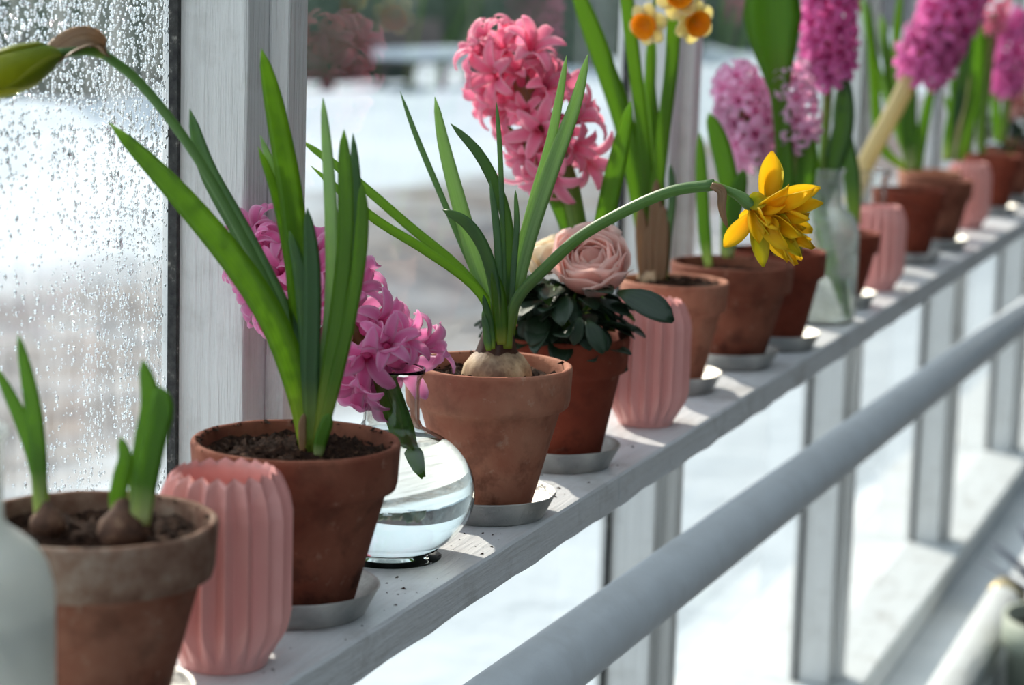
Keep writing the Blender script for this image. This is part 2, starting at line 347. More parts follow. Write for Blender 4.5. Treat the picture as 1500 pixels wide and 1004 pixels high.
def petal_mesh(name, L, W, curl, cup, mat, seg=8, pt=.8, wid0=.35, ruffle=0.0, thick=.0007, seed=0):
    """a petal starting at the origin along +Z, bending towards +X (outwards) by curl radians"""
    vs, fs, uv = [], [], []; cs = [-1, -.5, 0, .5, 1]; n = 5
    p = V((0, 0, 0)); a = 0.0; top = []
    r = random.Random(seed); ph = r.random()*6
    for j in range(seg+1):
        t = j/seg; a = curl*(t**1.3)
        d = V((sin(a), 0, cos(a))); nr = V((cos(a), 0, -sin(a)))
        if j: p = p + d*(L/seg)
        wf = (wid0 + (1-wid0)*sin(min(1, t/.55)*pi/2)) * (max(0.05, 1-((t-.55)/.45)**2)**pt if t > .55 else 1)
        for c in cs:
            off = -cup*W*.5*(c*c)*wf + ruffle*W*sin(c*4+ph+t*5)*t
            top.append((p + V((0, c*W*.5*wf, 0)) + nr*off, nr, (.5+c*.5, t)))
    for q, nr, u in top: vs.append(q + nr*thick*.5); uv.append(u)
    m_ = len(top)
    for q, nr, u in top: vs.append(q - nr*thick*.5); uv.append(u)
    for j in range(seg):
        for i in range(n-1):
            a_ = j*n+i; fs.append((a_, a_+1, a_+n+1, a_+n)); fs.append((m_+a_, m_+a_+n, m_+a_+n+1, m_+a_+1))
    ring = [i for i in range(n)] + [j*n+n-1 for j in range(1, seg+1)] + [seg*n+i for i in range(n-2, -1, -1)] + [j*n for j in range(seg-1, 0, -1)]
    for i in range(len(ring)):
        a_, b_ = ring[i], ring[(i+1) % len(ring)]; fs.append((a_, m_+a_, m_+b_, b_))
    return vs, fs, uv
def basis(axis, spin=0.0):
    z = V(axis).normalized(); x = z.orthogonal().normalized(); x = Matrix.Rotation(spin, 3, z) @ x; y = z.cross(x)
    return Matrix(((x.x, y.x, z.x), (x.y, y.y, z.y), (x.z, y.z, z.z)))
def mloc(pos, rot3, s=1.0):
    return Matrix.Translation(V(pos)) @ rot3.to_4x4() @ Matrix.Diagonal((s, s, s, 1))

# ------------------------------------------------------------------ the room
SZ = CZ - .36                               # top of the shelf
GLASS_Y, POST_Y = .715, .66
SILL_Z = CZ - 1.03
TOP_Z = CZ + 1.15
vs, fs = box((-3, -3.2, -.1), (14, .62, 0)); tag(obj('floor', vs, fs, MAT['floor'], smooth=False), kind='structure')
roof = tag(obj('ceiling', [(-3, -3.2, TOP_Z+.12), (14, -3.2, TOP_Z+.12), (14, .8, TOP_Z+.12), (-3, .8, TOP_Z+.12)], [(0, 1, 2, 3)], MAT['pane'], smooth=False), kind='structure')
for i in range(17):
    obj('rafter', *box((-2.95+i*1.05, -3.2, TOP_Z+.125), (-2.89+i*1.05, .8, TOP_Z+.2)), MAT['paint'], roof, smooth=False)
vs, fs = box((-3, -3.35, 0), (14, -3.2, TOP_Z+.12)); tag(obj('wall_back_added', vs, fs, MAT['plaster'], smooth=False), kind='structure')  # unseen dark wall, added to dim the light from behind the camera
tag(obj('window_40', [(-3.02, -3.2, .3), (-3.02, .62, .3), (-3.02, .62, TOP_Z+.1), (-3.02, -3.2, TOP_Z+.1)], [(0, 1, 2, 3)], MAT['pane'], smooth=False), kind='structure')
vs, fs = box((-3.15, -3.2, 0), (-3, .9, .3)); tag(obj('wall_near', vs, fs, MAT['plinth'], smooth=False), kind='structure')
vs, fs = box((14, -3.2, 0), (14.15, .9, TOP_Z+.12)); tag(obj('wall_far_added', vs, fs, MAT['plaster'], smooth=False), kind='structure')  # unseen end wall, added to keep sky light out of the room
vs, fs = box((-3, .625, 0), (14, .86, SILL_Z-.03)); tag(obj('wall_window', vs, fs, MAT['plinth'], smooth=False), kind='structure')
vs, fs = box((-3, .466, 0), (14, .6245, CZ-1.10)); tag(bevel(obj('wall_plinth', vs, fs, MAT['plinth'], smooth=False), .006), kind='structure')
vs, fs = box((-3, .612, SILL_Z-.03), (14, .88, SILL_Z)); tag(bevel(obj('trim_1', vs, fs, MAT['sill'], smooth=False), .004), kind='structure')
vs, fs = box((-3, .645, TOP_Z), (14, .8, TOP_Z+.12)); tag(obj('trim_2', vs, fs, MAT['paint'], smooth=False), kind='structure')
post_x = [1.257 + .952*i for i in range(-4, 13)]
for i, x in enumerate(post_x):
    a = box((x, POST_Y, SILL_Z), (x+.032, .7225, TOP_Z))
    p = tag(bevel(obj('trim_%d' % (i+3), *a, MAT['paint'], origin=(x, POST_Y, SILL_Z), smooth=False), .003, 3), kind='structure')
    b = box((x+.0325, POST_Y-.013, SILL_Z), (x+.062, .7225, TOP_Z))
    bevel(obj('sash_stile', *b, MAT['paint'], parent=p, smooth=False), .002, 2)
    s = box((x-.0045, GLASS_Y-.007, SILL_Z), (x-.0002, GLASS_Y-.0005, TOP_Z))
    obj('glazing_putty', *s, MAT['putty'], parent=p, smooth=False)
    if i < len(post_x)-1:
        g = box((x+.0625, GLASS_Y, SILL_Z), (post_x[i+1]-.0003, GLASS_Y+.0035, TOP_Z))
        one = [((x+.0625, GLASS_Y, SILL_Z)), (post_x[i+1]-.0003, GLASS_Y, SILL_Z), (post_x[i+1]-.0003, GLASS_Y, TOP_Z), (x+.0625, GLASS_Y, TOP_Z)]
        tag(obj('window_%d' % (i+1), one, [(0, 1, 2, 3)], MAT['pane_fog'] if i == 3 else MAT['pane'], smooth=False), kind='structure')

# droplets of condensation on the misted pane
def droplets():
    r = random.Random(11); vs, fs = [], []
    def drop(x, z, rx, rz, h):
        n = 8; b = len(vs); y = GLASS_Y - .0004
        for k_ in range(n):
            a = 2*pi*k_/n; vs.append((x + rx*cos(a), y, z + rz*sin(a)*(1 if sin(a) > 0 else 1.15)))
        for k_ in range(n):
            a = 2*pi*k_/n; vs.append((x + rx*.68*cos(a), y - h*.72, z + rz*.68*sin(a)))
        vs.append((x, y - h, z))
        for k_ in range(n):
            q = (k_+1) % n; fs.append((b+k_, b+n+k_, b+n+q, b+q)); fs.append((b+n+k_, b+2*n, b+n+q))
        fs.append(tuple(b+k_ for k_ in range(n)))
    x1 = post_x[4] - .006
    made = 0; used = {}
    tries = 0
    while made < 20000 and tries < 600000:
        tries += 1
        x = x1 - r.random()*.42; z = SZ - .02 + r.random()*.62
        d = x1 - x
        col = noise.noise(V((x*95, 0, z*5)))*.5+.5; pat = noise.noise(V((x*14, 3, z*9)))*.5+.5
        hi = (z - SZ)/.45
        dens = 1.1*math.exp(-((d/.12)**2)) + .9*max(0, min(1, (hi-.5)*4)) + .10
        dens *= .35 + .65*(col > .42 or hi > .62)
        if r.random() > dens*(.45+.9*pat): continue
        sz = .00042 + .0010*(r.random()**2.4) + (.0006 if hi > .55 and r.random() < .3 else 0)
        key = (int(x/.0017), int(z/.0014))
        if used.get(key): continue
        used[key] = 1
        el = 1 + (r.random()*1.1 if col > .55 and hi < .62 else r.random()*.25)
        drop(x, z, sz, sz*el, sz*.95); made += 1
    return vs, fs
vs, fs = droplets()
o = obj('condensation_droplets', vs, fs, MAT['water'], smooth=True, origin=(1.1, GLASS_Y, SZ))
tag(o, 'clear water droplets and runs of condensation on the nearest window pane', 'condensation', kind='stuff')

# shelf, made of two painted boards that meet at a butt joint
SHELF_F, SHELF_B = .488, .645
jx = 1.535
sh = thing('window_shelf', 'long white painted wooden shelf running along the windows under the pots', 'shelf', (jx, SHELF_F, SZ-.025))
def board(x0, x1, seed):
    n = max(8, int((x1-x0)/.02)); vs, fs = [], []
    for i in range(n+1):
        x = x0 + (x1-x0)*i/n
        wob = .0012*noise.noise(V((x*21, seed, 0))) + .0006*noise.noise(V((x*83, seed, 4)))
        for (y, z) in ((SHELF_F+.0015, SZ), (SHELF_F+wob*.4, SZ-.0018), (SHELF_F-.0006+wob*.4, SZ-.024+wob*1.6), (SHELF_F+.003, SZ-.0255+wob*1.6), (SHELF_B, SZ-.0255), (SHELF_B, SZ)):
            vs.append((x, y, z))
    for i in range(n):
        for q in range(6):
            a, b = i*6+q, i*6+(q+1) % 6; fs.append((a, a+6, b+6, b))
    fs.append(tuple(range(6))); fs.append(tuple(reversed(range(n*6, n*6+6))))
    return vs, fs
obj('board', *board(-1.2, jx-.0008, 1), MAT['shelf'], sh, smooth=False)
obj('board', *board(jx+.0008, 9.0, 2), MAT['shelf'], sh, smooth=False)
for x in (-.6, .36, 2.2, 3.15, 4.1, 5.05):
    vs, fs = join(box((x, SHELF_B-.12, SZ-.034), (x+.022, SHELF_B, SZ-.0262)), box((x, SHELF_B-.008, SZ-.12), (x+.022, SHELF_B, SZ-.034)))
    obj('bracket', vs, fs, MAT['paint'], sh, smooth=False)
# soil crumbs on the shelf
def crumbs(spots, r, seed):
    vs, fs = [], []; q = random.Random(seed)
    for (x, y, z, s) in spots:
        b = len(vs); e = V((q.random()-.5, q.random()-.5, 0)).normalized()*(1+q.random()*2.0)
        for d in ((1,0,0),(-.5,.87,0),(-.5,-.87,0),(0,0,1.1)):
            dv = V(d); dv += e*dv.dot(e.normalized())*.6
            vs.append((x + dv.x*s, y + dv.y*s, z + max(0, dv.z)*s))
        fs += [(b, b+2, b+1), (b, b+1, b+3), (b+1, b+2, b+3), (b+2, b, b+3)]
    return vs, fs
cq = random.Random(5); spots = []
for _ in range(90):
    x = cq.choice((1.02, 1.16, 1.2, 1.27, 1.3, 1.46, 1.62)) + cq.gauss(0, .035); y = .493 + abs(cq.gauss(0, .03))
    spots.append((x, min(y, .63), SZ, .0003 + .0009*cq.random()**3))
tag(obj('soil_crumbs', *crumbs(spots, cq, 3), MAT['soil'], smooth=False, origin=(1.2, .52, SZ)), 'scattered dark soil crumbs lying on the white shelf', 'soil', kind='stuff')

# the pipe below the shelf edge
ya = .5
p0, p1 = PX(800, 958, 1.25), None
def pipe(name, a, b, r, n=28, mat='pipe', parent=None):
    a, b = V(a), V(b); d = (b-a).normalized(); m3 = basis(d); vs, fs = [], []
    for p in (a, b):
        for i in range(n):
            t = 2*pi*i/n; vs.append(p + m3 @ V((r*cos(t), r*sin(t), 0)))
    for i in range(n):
        q = (i+1) % n; fs.append((i, q, q+n, i+n))
    fs.append(tuple(reversed(range(n)))); fs.append(tuple(range(n, 2*n)))
    return vs, fs
za, zb = CZ - .5/math.tan(radians(46.5)), CZ - .5/math.tan(radians(43.9))
xa, xb = 1.15, 3.0
def pz(x): return za + (zb-za)*(x-xa)/(xb-xa)
hp = thing('handrail_pipe', 'thick grey-white painted round pipe running below the shelf edge', 'pipe', (xa, .5, za))
o = obj('tube', *pipe('tube', (-1.0, .5, pz(-1.0)), (7.0, .5, pz(7.0)), .0255), MAT['pipe'], hp); 
for p in o.data.polygons[-2:]: p.use_smooth = False
for x in (-.55, 5.2):
    obj('bracket', *box((x, .49, pz(x)+.02), (x+.02, .51, SZ-.027)), MAT['paint'], hp, smooth=False)

# lower heating pipe on the wall under the sill
lp = thing('heating_pipe', 'white heating pipe lying low on the ledge at the bottom right corner', 'pipe', (3.8, .50, CZ-1.10))
obj('tube', *pipe('tube', (-1.0, .50, CZ-1.0645), (3.86, .50, CZ-1.0645), .035), MAT['sill'], lp)
obj('end_fitting', *pipe('f', (3.86, .50, CZ-1.0645), (3.93, .50, CZ-1.0645), .0352, mat='brass'), MAT['brass'], lp)

# ------------------------------------------------------------------ pots, saucers, vases
def pot_geo(D, H, c, base=.56, n=56, seed=0, band=.29):
    R = D/2; t = .0048
    prof = [(R*base*.97, 0), (R*base, .002), (R*.857, H*(1-band)-.002), (R*.868, H*(1-band)), (R*.955, H*(1-band)+.002), (R*.972, H*(1-band)+.006),
            (R*.995, H-.003), (R*.985, H-.0006), (R-t*.5, H), (R-t, H-.001), (R-t*1.15, H-.006), (R*.80, H*(1-band)), (R*base*.9, .012), (.001, .010)]
    vs, fs = lathe(prof, n, c, cap0=True, jit=.0007, seed=seed)
    return vs, fs
def soil_geo(c, r, z, seed, amp=.005, nr=12, na=40, mound=0.0, rimR=None, rimz=None, ncr=70):
    q = random.Random(seed); vs, fs = [V(c) + V((0, 0, z+mound))], []
    for j in range(1, nr+1):
        for i in range(na):
            a = 2*pi*i/na; rr = r*j/nr; p = V((rr*cos(a), rr*sin(a), 0))
            h = amp*(noise.noise(V((p.x*90, p.y*90, seed))) + .7*noise.noise(V((p.x*260, p.y*260, seed+5)))) + mound*(1-(j/nr)**2)
            vs.append(V(c) + p + V((0, 0, z+h)))
    for i in range(na): fs.append((0, 1+i, 1+(i+1) % na))
    for j in range(nr-1):
        for i in range(na):
            a, b = 1+j*na+i, 1+j*na+(i+1) % na; fs.append((a, a+na, b+na, b))
    sp = []
    for _ in range(ncr*2):
        a = q.random()*2*pi; rr = r*math.sqrt(q.random())*.96
        sp.append((c[0]+rr*cos(a), c[1]+rr*sin(a), c[2]+z+mound*(1-(rr/r)**2)+amp*.2, .0008+.0024*q.random()**2))
    if rimR:
        for _ in range(ncr):
            a = q.gauss(2.6, .8) if q.random() < .7 else q.random()*2*pi
            rr = rimR - .003 - abs(q.gauss(0, .0018))
            sp.append((c[0]+rr*cos(a), c[1]+rr*sin(a), c[2]+rimz-.0015, .0006+.0016*q.random()**2))
    return join((vs, fs), crumbs(sp, q, seed))
def add_pot(t, D, H, c, mat, seed, soil_drop=.013, mound=0.0, base=.56, limed=False, ncr=70):
    vs, fs = pot_geo(D, H, c, base, seed=seed)
    mi = None; mats = mat
    if limed:
        mats = [mat, MAT['limed_rim']]; mi = []
        for f in fs:
            zc = sum(vs[i].z for i in f)/len(f) - c[2]; mi.append(1 if zc > H*.72 and len(f) == 4 else 0)
    obj('pot', vs, fs, mats, t, matidx=mi)
    obj('soil', *soil_geo(c, D/2-.0075, H-soil_drop, seed, mound=mound, rimR=D/2, rimz=H, ncr=ncr), MAT['soil'], t, smooth=False)
SAU_H = .004
def saucer_geo(c, r, h=.0165, n=48, seed=0):
    prof = [(.001, 0), (r*.80, 0), (r*.83, .0008), (r*.985, h-.001), (r, h), (r*.985, h+.0006), (r*.96, h-.001), (r*.81, .0032), (r*.7, .0018), (.001, .0018)]
    return lathe(prof, n, c, jit=.0004, seed=seed)
def saucer(x, y, r, label, seed):
    o = obj('pot_saucer', *saucer_geo((x, y, SZ), r, seed=seed), MAT['zinc'], origin=(x, y, SZ))
    return tag(o, label, 'saucer', 'metal saucers under the pots')
def vase(x, y, label, D=.067, H=.104, spin=0.0, n=19):
    t = thing('ribbed_vase', label, 'vase', (x, y, SZ), 'pink ribbed vases on the shelf')
    R = D/2; vs, fs = [], []
    prof = [(.68, 0, .0), (.71, .004/H, .015), (.94, .20, .095), (.975, .27, .118), (.975, .80, .118), (.93, .885, .112), (.84, .98, .085), (.81, 1.0, .065)]
    m_ = 2*n
    for (r, zz, amp) in prof:
        for i in range(m_):
            a = 2*pi*i/m_ + spin; rr = R*(r + (amp if i % 2 == 0 else -amp)*.9); z = zz*H + ((.0026 if i % 2 else -.0010) if zz > .97 else 0)
            vs.append((x+rr*cos(a), y+rr*sin(a), SZ+z))
    for j in range(len(prof)-1):
        for i in range(m_):
            a, b = j*m_+i, j*m_+(i+1) % m_
            if i % 2 == 0: fs += [(a, b, a+m_), (b, b+m_, a+m_)]
            else: fs += [(a, b, b+m_), (a, b+m_, a+m_)]
    fs.append(tuple(reversed(range(m_))))
    o = obj('body', vs, fs, MAT['pink'], t, smooth=False); bevel(o, .0005, 2).modifiers[-1].angle_limit = radians(14)
    # inner wall
    iv, jf = [], []
    ip = [(.80, 1.0), (.735, .985), (.78, .9), (.84, .75), (.84, .2), (.6, .06), (.02, .05)]
    for (r, zz) in ip:
        for i in range(m_):
            a = 2*pi*i/m_ + spin; am = (.045 if i % 2 == 0 else -.045) if zz > .99 else (.012 if i % 2 == 0 else -.012); rr = R*(r + am) if r > .1 else R*r
            iv.append((x+rr*cos(a), y+rr*sin(a), SZ+zz*H + ((.0026 if i % 2 else -.0010) if zz > .99 else 0)))
    for j in range(len(ip)-1):
        for i in range(m_):
            a, b = j*m_+i, j*m_+(i+1) % m_; jf.append((a, b, b+m_, a+m_))
    obj('inner_wall', iv, jf, MAT['pink'], t, smooth=True)
    return t

# ---- hyacinth heads
def floret_meshes(key, L=.020, big=1.0):
    m_ = MAT[key]; out = []
    for s in range(3):
        out.append(mesh('petal', *petal_mesh('petal', L*1.15*big, .0074*big, 1.9+.35*s, .35, None, seg=8, pt=.6, wid0=.5, seed=s)[:2], m_, uvs=petal_mesh('p', L*1.15*big, .0074*big, 1.9+.35*s, .35, None, seg=8, pt=.6, wid0=.5, seed=s)[2]))
    prof = [(.0012, 0), (.0033, .002), (.0036, .007), (.0030, .012), (.0042, .0155), (.0034, .0152), (.002, .010)]
    vs, fs = lathe([(r*big, z*big) for r, z in prof], 10); uv = [(.5, v.z/(.0155*big)*.6) for v in vs]
    tub = mesh('floret', vs, fs, m_, uvs=uv)
    # whole floret in one mesh, for flowers too far away to show their petals
    vs2, fs2, uv2 = list(vs), list(fs), list(uv)
    for k_ in range(6):
        pv, pf, pu = petal_mesh('p', L*1.15*big, .0074*big, 2.0+.25*(k_ % 3), .35, None, seg=5, pt=.6, wid0=.5, seed=k_)
        mt = Matrix.Rotation(k_*pi/3, 4, 'Z') @ Matrix.Translation(V((.0026*big, 0, .0125*big)))
        n = len(vs2); vs2 += [mt @ v for v in pv]; fs2 += [tuple(i+n for i in f) for f in pf]; uv2 += pu
    whole = mesh('floret', vs2, fs2, m_, uvs=uv2)
    return out, tub, whole
FL = {}
def hyacinth_head(t, base, tip, rad, key, count=34, detailed=True, seed=1, spread=1.0, loose=0.0):
    if key not in FL: FL[key] = floret_meshes(key)
    pm_, tub, whole = FL[key]; r = random.Random(seed); o0 = ORG[t.name]
    base, tip = V(base), V(tip); ax = tip-base; Lh = ax.length; ax.normalize(); b3 = basis(ax)
    s0 = (rad-.004)/.030
    for i in range(count):
        u = (i+.5)/count; a = i*2.39996 + r.uniform(-.25, .25)
        out = b3 @ V((cos(a), sin(a), 0))
        el = -0.25 + 1.15*u**2.2 + r.uniform(-.18, .18)*(1+loose*2.2)
        d = (out*cos(el) + ax*sin(el)).normalized()
        if u < .35: d = (d + V((0, 0, -.25))).normalized()
        p = base + ax*(Lh*(.03+.93*u)) + out*(.004)
        sc = s0*spread*(1.0 - .22*max(0, u-.7)/.3)*r.uniform(.9-.22*loose, 1.1+.3*loose)
        rot = basis(d, r.random()*6.28)
        if detailed:
            f = inst('floret', tub, t, mloc(p-o0, rot, sc))
            k0 = r.randrange(3)
            for k_ in range(6):
                mt = Matrix.Rotation(k_*pi/3 + r.uniform(-.12, .12), 4, 'Z') @ Matrix.Translation(V((.0026, 0, .0125))) @ Matrix.Rotation(r.uniform(-.25, .2), 4, 'Y')
                inst('petal', pm_[(k0+k_ % 2) % 3], f, mt)
        else:
            inst('floret', whole, t, mloc(p-o0, rot, sc))
def stalk(t, X, pts, wpx, mat='stalk', name='stalk', cut=False):
    P = [PX(q[0], q[1], X + (q[2] if len(q) > 2 else 0)) for q in pts]
    rs = [wpx*.5/scale_at(P[len(P)//2])]*len(P)
    if cut: rs[0] *= .12; rs[1] *= .8
    vs, fs, uv = tube(P, rs, 12); return obj(name, vs, fs, MAT[mat], t, uvs=uv)

# ================================================================== things on the shelf, near to far
RIM = .0995                                 # usual pot height
def foot(x, y): return (x, y, SZ)
def onsaucer(x, y): return (x, y, SZ+.002)

# --- glass bottle cut by the left edge
def bottle(x, y, label, D=.083, H=.172, neck=.020, water=.55, frost=False):
    t = thing('glass_bottle', label, 'bottle', foot(x, y), 'glass bottles on the shelf'); R = D/2
    out = [(.001, 0), (R*.86, 0), (R*.97, .004), (R, .012), (R, H*.55), (R*.985, H*.605), (R*.92, H*.66), (R*.80, H*.705), (R*.64, H*.735), (neck*1.12, H*.752), (neck, H*.775), (neck, H*.965), (neck*1.12, H*.985), (neck*1.12, H)]
    w_ = .0022
    inn = [(max(.001, r-w_), max(z, .004) if z < .1*H else z-(.0012 if .55*H < z < .76*H else 0)) for r, z in out][::-1]
    vs, fs = lathe(out + inn, 48, foot(x, y)); obj('body', vs, fs, MAT[frost if frost else 'glass'], t)
    iw = [(r-w_-.0003, max(z, .0045)) for r, z in out if z < H*water and r > .002]
    wp = [(.0008, .0045)] + iw + [(iw[-1][0], H*water), (.0008, H*water)]
    vs, fs = lathe(wp, 48, foot(x, y)); obj('water', vs, fs, MAT['water'], t)
    return t
bottle(.752, .530, 'fogged round-shouldered glass bottle cut off by the left edge, nearest the camera', frost='misted')

# --- pot with two young shoots
x, y = .89, .548
saucer(x, y, .050, 'metal saucer under the limed pot of young shoots at bottom left', 1)
t = thing('potted_shoots', 'limed terracotta pot with short green shoots, leftmost on the shelf', 'potted plant', onsaucer(x, y), 'potted plants on the shelf')
add_pot(t, .121, RIM, onsaucer(x, y), TC[1], 11, .010, limed=True, ncr=120)
leaf(t, x+.005, [(66,765),(58,700),(45,650),(25,600),(-8,535)], 24, 'shoot', tip=.45)
leaf(t, x-.004, [(58,765),(58,690),(52,620),(42,560),(27,490)], 26, 'shoot', tip=.5)
leaf(t, x, [(175,765),(172,735),(178,700),(184,672),(176,640)], 26, 'shoot', tip=.5)
leaf(t, x-.004, [(205,768),(212,710),(224,650),(236,600),(234,566)], 40, 'shoot', tip=.3, base=.75)
leaf(t, x+.006, [(200,768),(206,700),(215,640),(222,590),(209,527)], 34, 'shoot', tip=.4)
for (px, py, r_) in ((180, 778, .0125), (70, 768, .009)):
    c = PX(px, py, x-.004)
    vs, fs = lathe([(.001, -1), (.6, -.85), (1, -.1), (.9, .35), (.5, .8), (.25, 1.2), (.02, 1.3)], 20, (0,0,0), jit=.06)
    obj('bulb', [c + v*r_ for v in vs], fs, MAT['bulb_brown'], t)

# --- first pink vase
vase(.998, .534, 'pink ribbed porcelain vase between the limed pot and the bud pot')

# --- pot with the narcissus in bud
x, y = 1.103, .545
saucer(x, y, .050, 'metal saucer with bright inside under the pot of the bent green bud', 2)
t = thing('potted_narcissus', 'brown terracotta pot of tall strap leaves with a drooping green flower bud', 'potted plant', onsaucer(x, y), 'potted plants on the shelf')
add_pot(t, .121, RIM, onsaucer(x, y), TC[0], 12, .009, mound=.003, ncr=160)
Lx = x
leaf(t, Lx, [(452,662,0),(440,580,0),(405,480,-.01),(345,385,-.02),(255,278,-.03),(160,180,-.03)], 42, 'leaf', tip=.45, twist=.3)
leaf(t, Lx+.012, [(455,655),(445,560),(415,460),(360,350),(305,250),(278,160)], 30, 'leaf_blue', tip=.35, fold=.5)
stalk(t, Lx+.004, [(455,650),(440,540),(400,435),(335,310,-.008),(275,210,-.018),(205,122,-.032),(150,78,-.05)], 15, 'stem', 'flower_stem')
leaf(t, Lx+.016, [(455,655),(447,540),(437,420),(425,290),(402,160),(383,72)], 38, 'leaf', tip=.45, yaw=.4)
leaf(t, Lx+.02, [(458,655),(440,510),(425,390),(405,290),(378,215)], 20, 'leaf', tip=.4, yaw=.6)
leaf(t, Lx+.026, [(458,655),(445,500),(428,370),(405,265),(381,198)], 16, 'leaf_pale', tip=.4)
leaf(t, Lx-.006, [(458,662),(456,560),(458,460),(457,380),(450,305)], 26, 'leaf_dark', tip=.4, fold=.3)
leaf(t, Lx-.002, [(456,660),(453,560),(448,470),(440,400),(424,338)], 24, 'leaf_dark', tip=.45)
leaf(t, Lx+.004, [(462,660),(474,560),(486,440),(486,320),(480,220),(473,143)], 22, 'leaf_pale', tip=.45, yaw=-.4)
leaf(t, Lx-.006, [(464,664),(480,570),(498,450),(508,350),(508,260),(504,190)], 28, 'leaf', tip=.3, yaw=-.5, fold=.35)
leaf(t, Lx+.008, [(466,660),(492,540),(512,430),(520,330),(521,260),(517,195)], 18, 'leaf_blue', tip=.4)
leaf(t, Lx-.008, [(464,666),(484,590),(510,480),(526,390),(532,320),(530,268)], 22, 'leaf', tip=.35, yaw=-.3)
leaf(t, Lx-.011, [(443,662),(443,640),(443,622),(446,606)], 12, 'sheath', tip=.4, name='sheath')
leaf(t, Lx-.012, [(466,668),(470,645),(478,622),(482,606)], 20, 'shoot', tip=.4, name='sheath')
# papery spathe and bud
def BQ(px, py): return PX(px, py, Lx - .046 - .054*(150-px)/100)
SP_ = [BQ(152,76), BQ(130,66), BQ(104,76), BQ(84,92), BQ(66,106)]
g = strap(SP_, .021, TOCAM + V((0, 0, .5)), tip=.6, fold=.6, twist=.5); obj('spathe', g[0], g[1], MAT['sheath'], t, uvs=g[2])
g = tube([BQ(154,80), BQ(128,75), BQ(98,77), BQ(74,82)], [.0030, .0026, .0026, .0036], 10); obj('pedicel', g[0], g[1], MAT['stem'], t, uvs=g[2])
BP_ = [BQ(84,80), BQ(60,86), BQ(30,100), BQ(0,112), BQ(-30,124), BQ(-48,132)]; BR = [.0030, .0086, .0118, .0118, .0085, .0020]
g = tube(BP_, BR, 16); bd = obj('flower_bud', g[0], g[1], MAT['bud'], t, origin=BP_[0], uvs=g[2])
def bud_petal(a0):
    cl = cr(BP_, [i/10 for i in range(11)]); ax_ = (BP_[-1]-BP_[0]).normalized(); b3 = basis(ax_, a0); vs, fs, uv = [], [], []
    for j in range(11):
        u = j/10; k_ = u*5; i_ = min(int(k_), 4); r0 = BR[i_]*(1-(k_-i_)) + BR[i_+1]*(k_-i_)
        hw = .62*(sin(min(1, u*1.3+.12)*pi))**.7 if u < .9 else .08
        for m_ in range(5):
            a = (m_-2)/2*max(.05, hw); rr = r0*(1.07 - .05*abs(m_-2)/2) + .0004
            vs.append(cl[j] + b3 @ V((cos(a)*rr, sin(a)*rr, 0))); uv.append((m_/4, u))
    for j in range(10):
        for m_ in range(4): q_ = j*5+m_; fs.append((q_, q_+1, q_+6, q_+5))
    o = obj('petal', vs, fs, MAT['bud'], bd, uvs=uv); md = o.modifiers.new('solid', 'SOLIDIFY'); md.thickness = .0006; md.offset = -1
for i in range(3): bud_petal(i*2*pi/3 + .5)

# --- round flask with a cut hyacinth
fx, fy = 1.242, .547
t = thing('round_flask', 'round clear glass flask half full of water holding a pink hyacinth', 'vase', foot(fx, fy))
ra, rb = .0545, .0435
def flask_geo(cx, cy, t, ra, rb, neck_r, neck_h, water_z):
    out = [(.001, .0042), (.020*ra/.05, .0034), (.028*ra/.05, .0003), (.031*ra/.05, .0)]
    zc = rb*.97
    for i in range(1, 17):
        a = -pi/2*.80 + (pi/2*.80 + radians(62))*i/16
        out.append((ra*cos(a), zc + rb*sin(a)))
    zt = out[-1][1]
    out += [(neck_r*1.10, zt+.003), (neck_r*.98, zt+.008), (neck_r*.96, zt+neck_h-.012), (neck_r, zt+neck_h-.007), (neck_r*1.13, zt+neck_h-.003), (neck_r*1.15, zt+neck_h)]
    w_ = .0017
    inn = []
    for r, z in out[::-1]:
        if z < zc: inn.append((max(.001, r-w_), max(.0062, z+.001)))
        else: inn.append((r-w_, z - (.0006 if z < zt else 0)))
    inn[0] = (inn[0][0], out[-1][1])
    vs, fs = lathe(out + inn, 64, (cx, cy, SZ)); obj('body', vs, fs, MAT['glass'], t)
    wp = [(.001, .0066)]
    for r, z in out[1:20]:
        z2 = max(.0066, z+.0008)
        if z2 < water_z: wp.append((max(.001, r-w_-.0003), z2))
    # close the water at its level
    for (r0, z0), (r1, z1) in zip(out[4:20], out[5:21]):
        if z0 < water_z <= z1:
            u = (water_z-z0)/(z1-z0); wp.append((r0+(r1-r0)*u-w_-.0005, water_z))
    wp += [(wp[-1][0]-.0012, water_z-.0009), (.001, water_z-.0010)]
    vs, fs = lathe(wp, 64, (cx, cy, SZ)); obj('water', vs, fs, MAT['water'], t)
    return zt, zt+neck_h
zt, ztop = flask_geo(fx, fy, t, ra, rb, .0182, .041, .0760)
h = thing('cut_hyacinth', 'deep pink hyacinth leaning out of the round glass flask behind the strap leaves', 'flower', (fx, fy, SZ+.05), 'hyacinths in bloom')
hx = fx
stalk(h, hx, [(612,706),(600,655),(584,605),(566,560),(530,505),(470,440),(425,395)], 26, 'stalk', 'stalk', True)
leaf(h, hx-.004, [(562,550),(577,595),(593,645),(610,708)], 36, 'hleaf', tip=.5, base=.9, name='leaf')
hyacinth_head(h, PX(585,540,hx-.004), PX(372,368,hx+.006), .042, 'hy_pink', 40, True, 3, loose=.3)

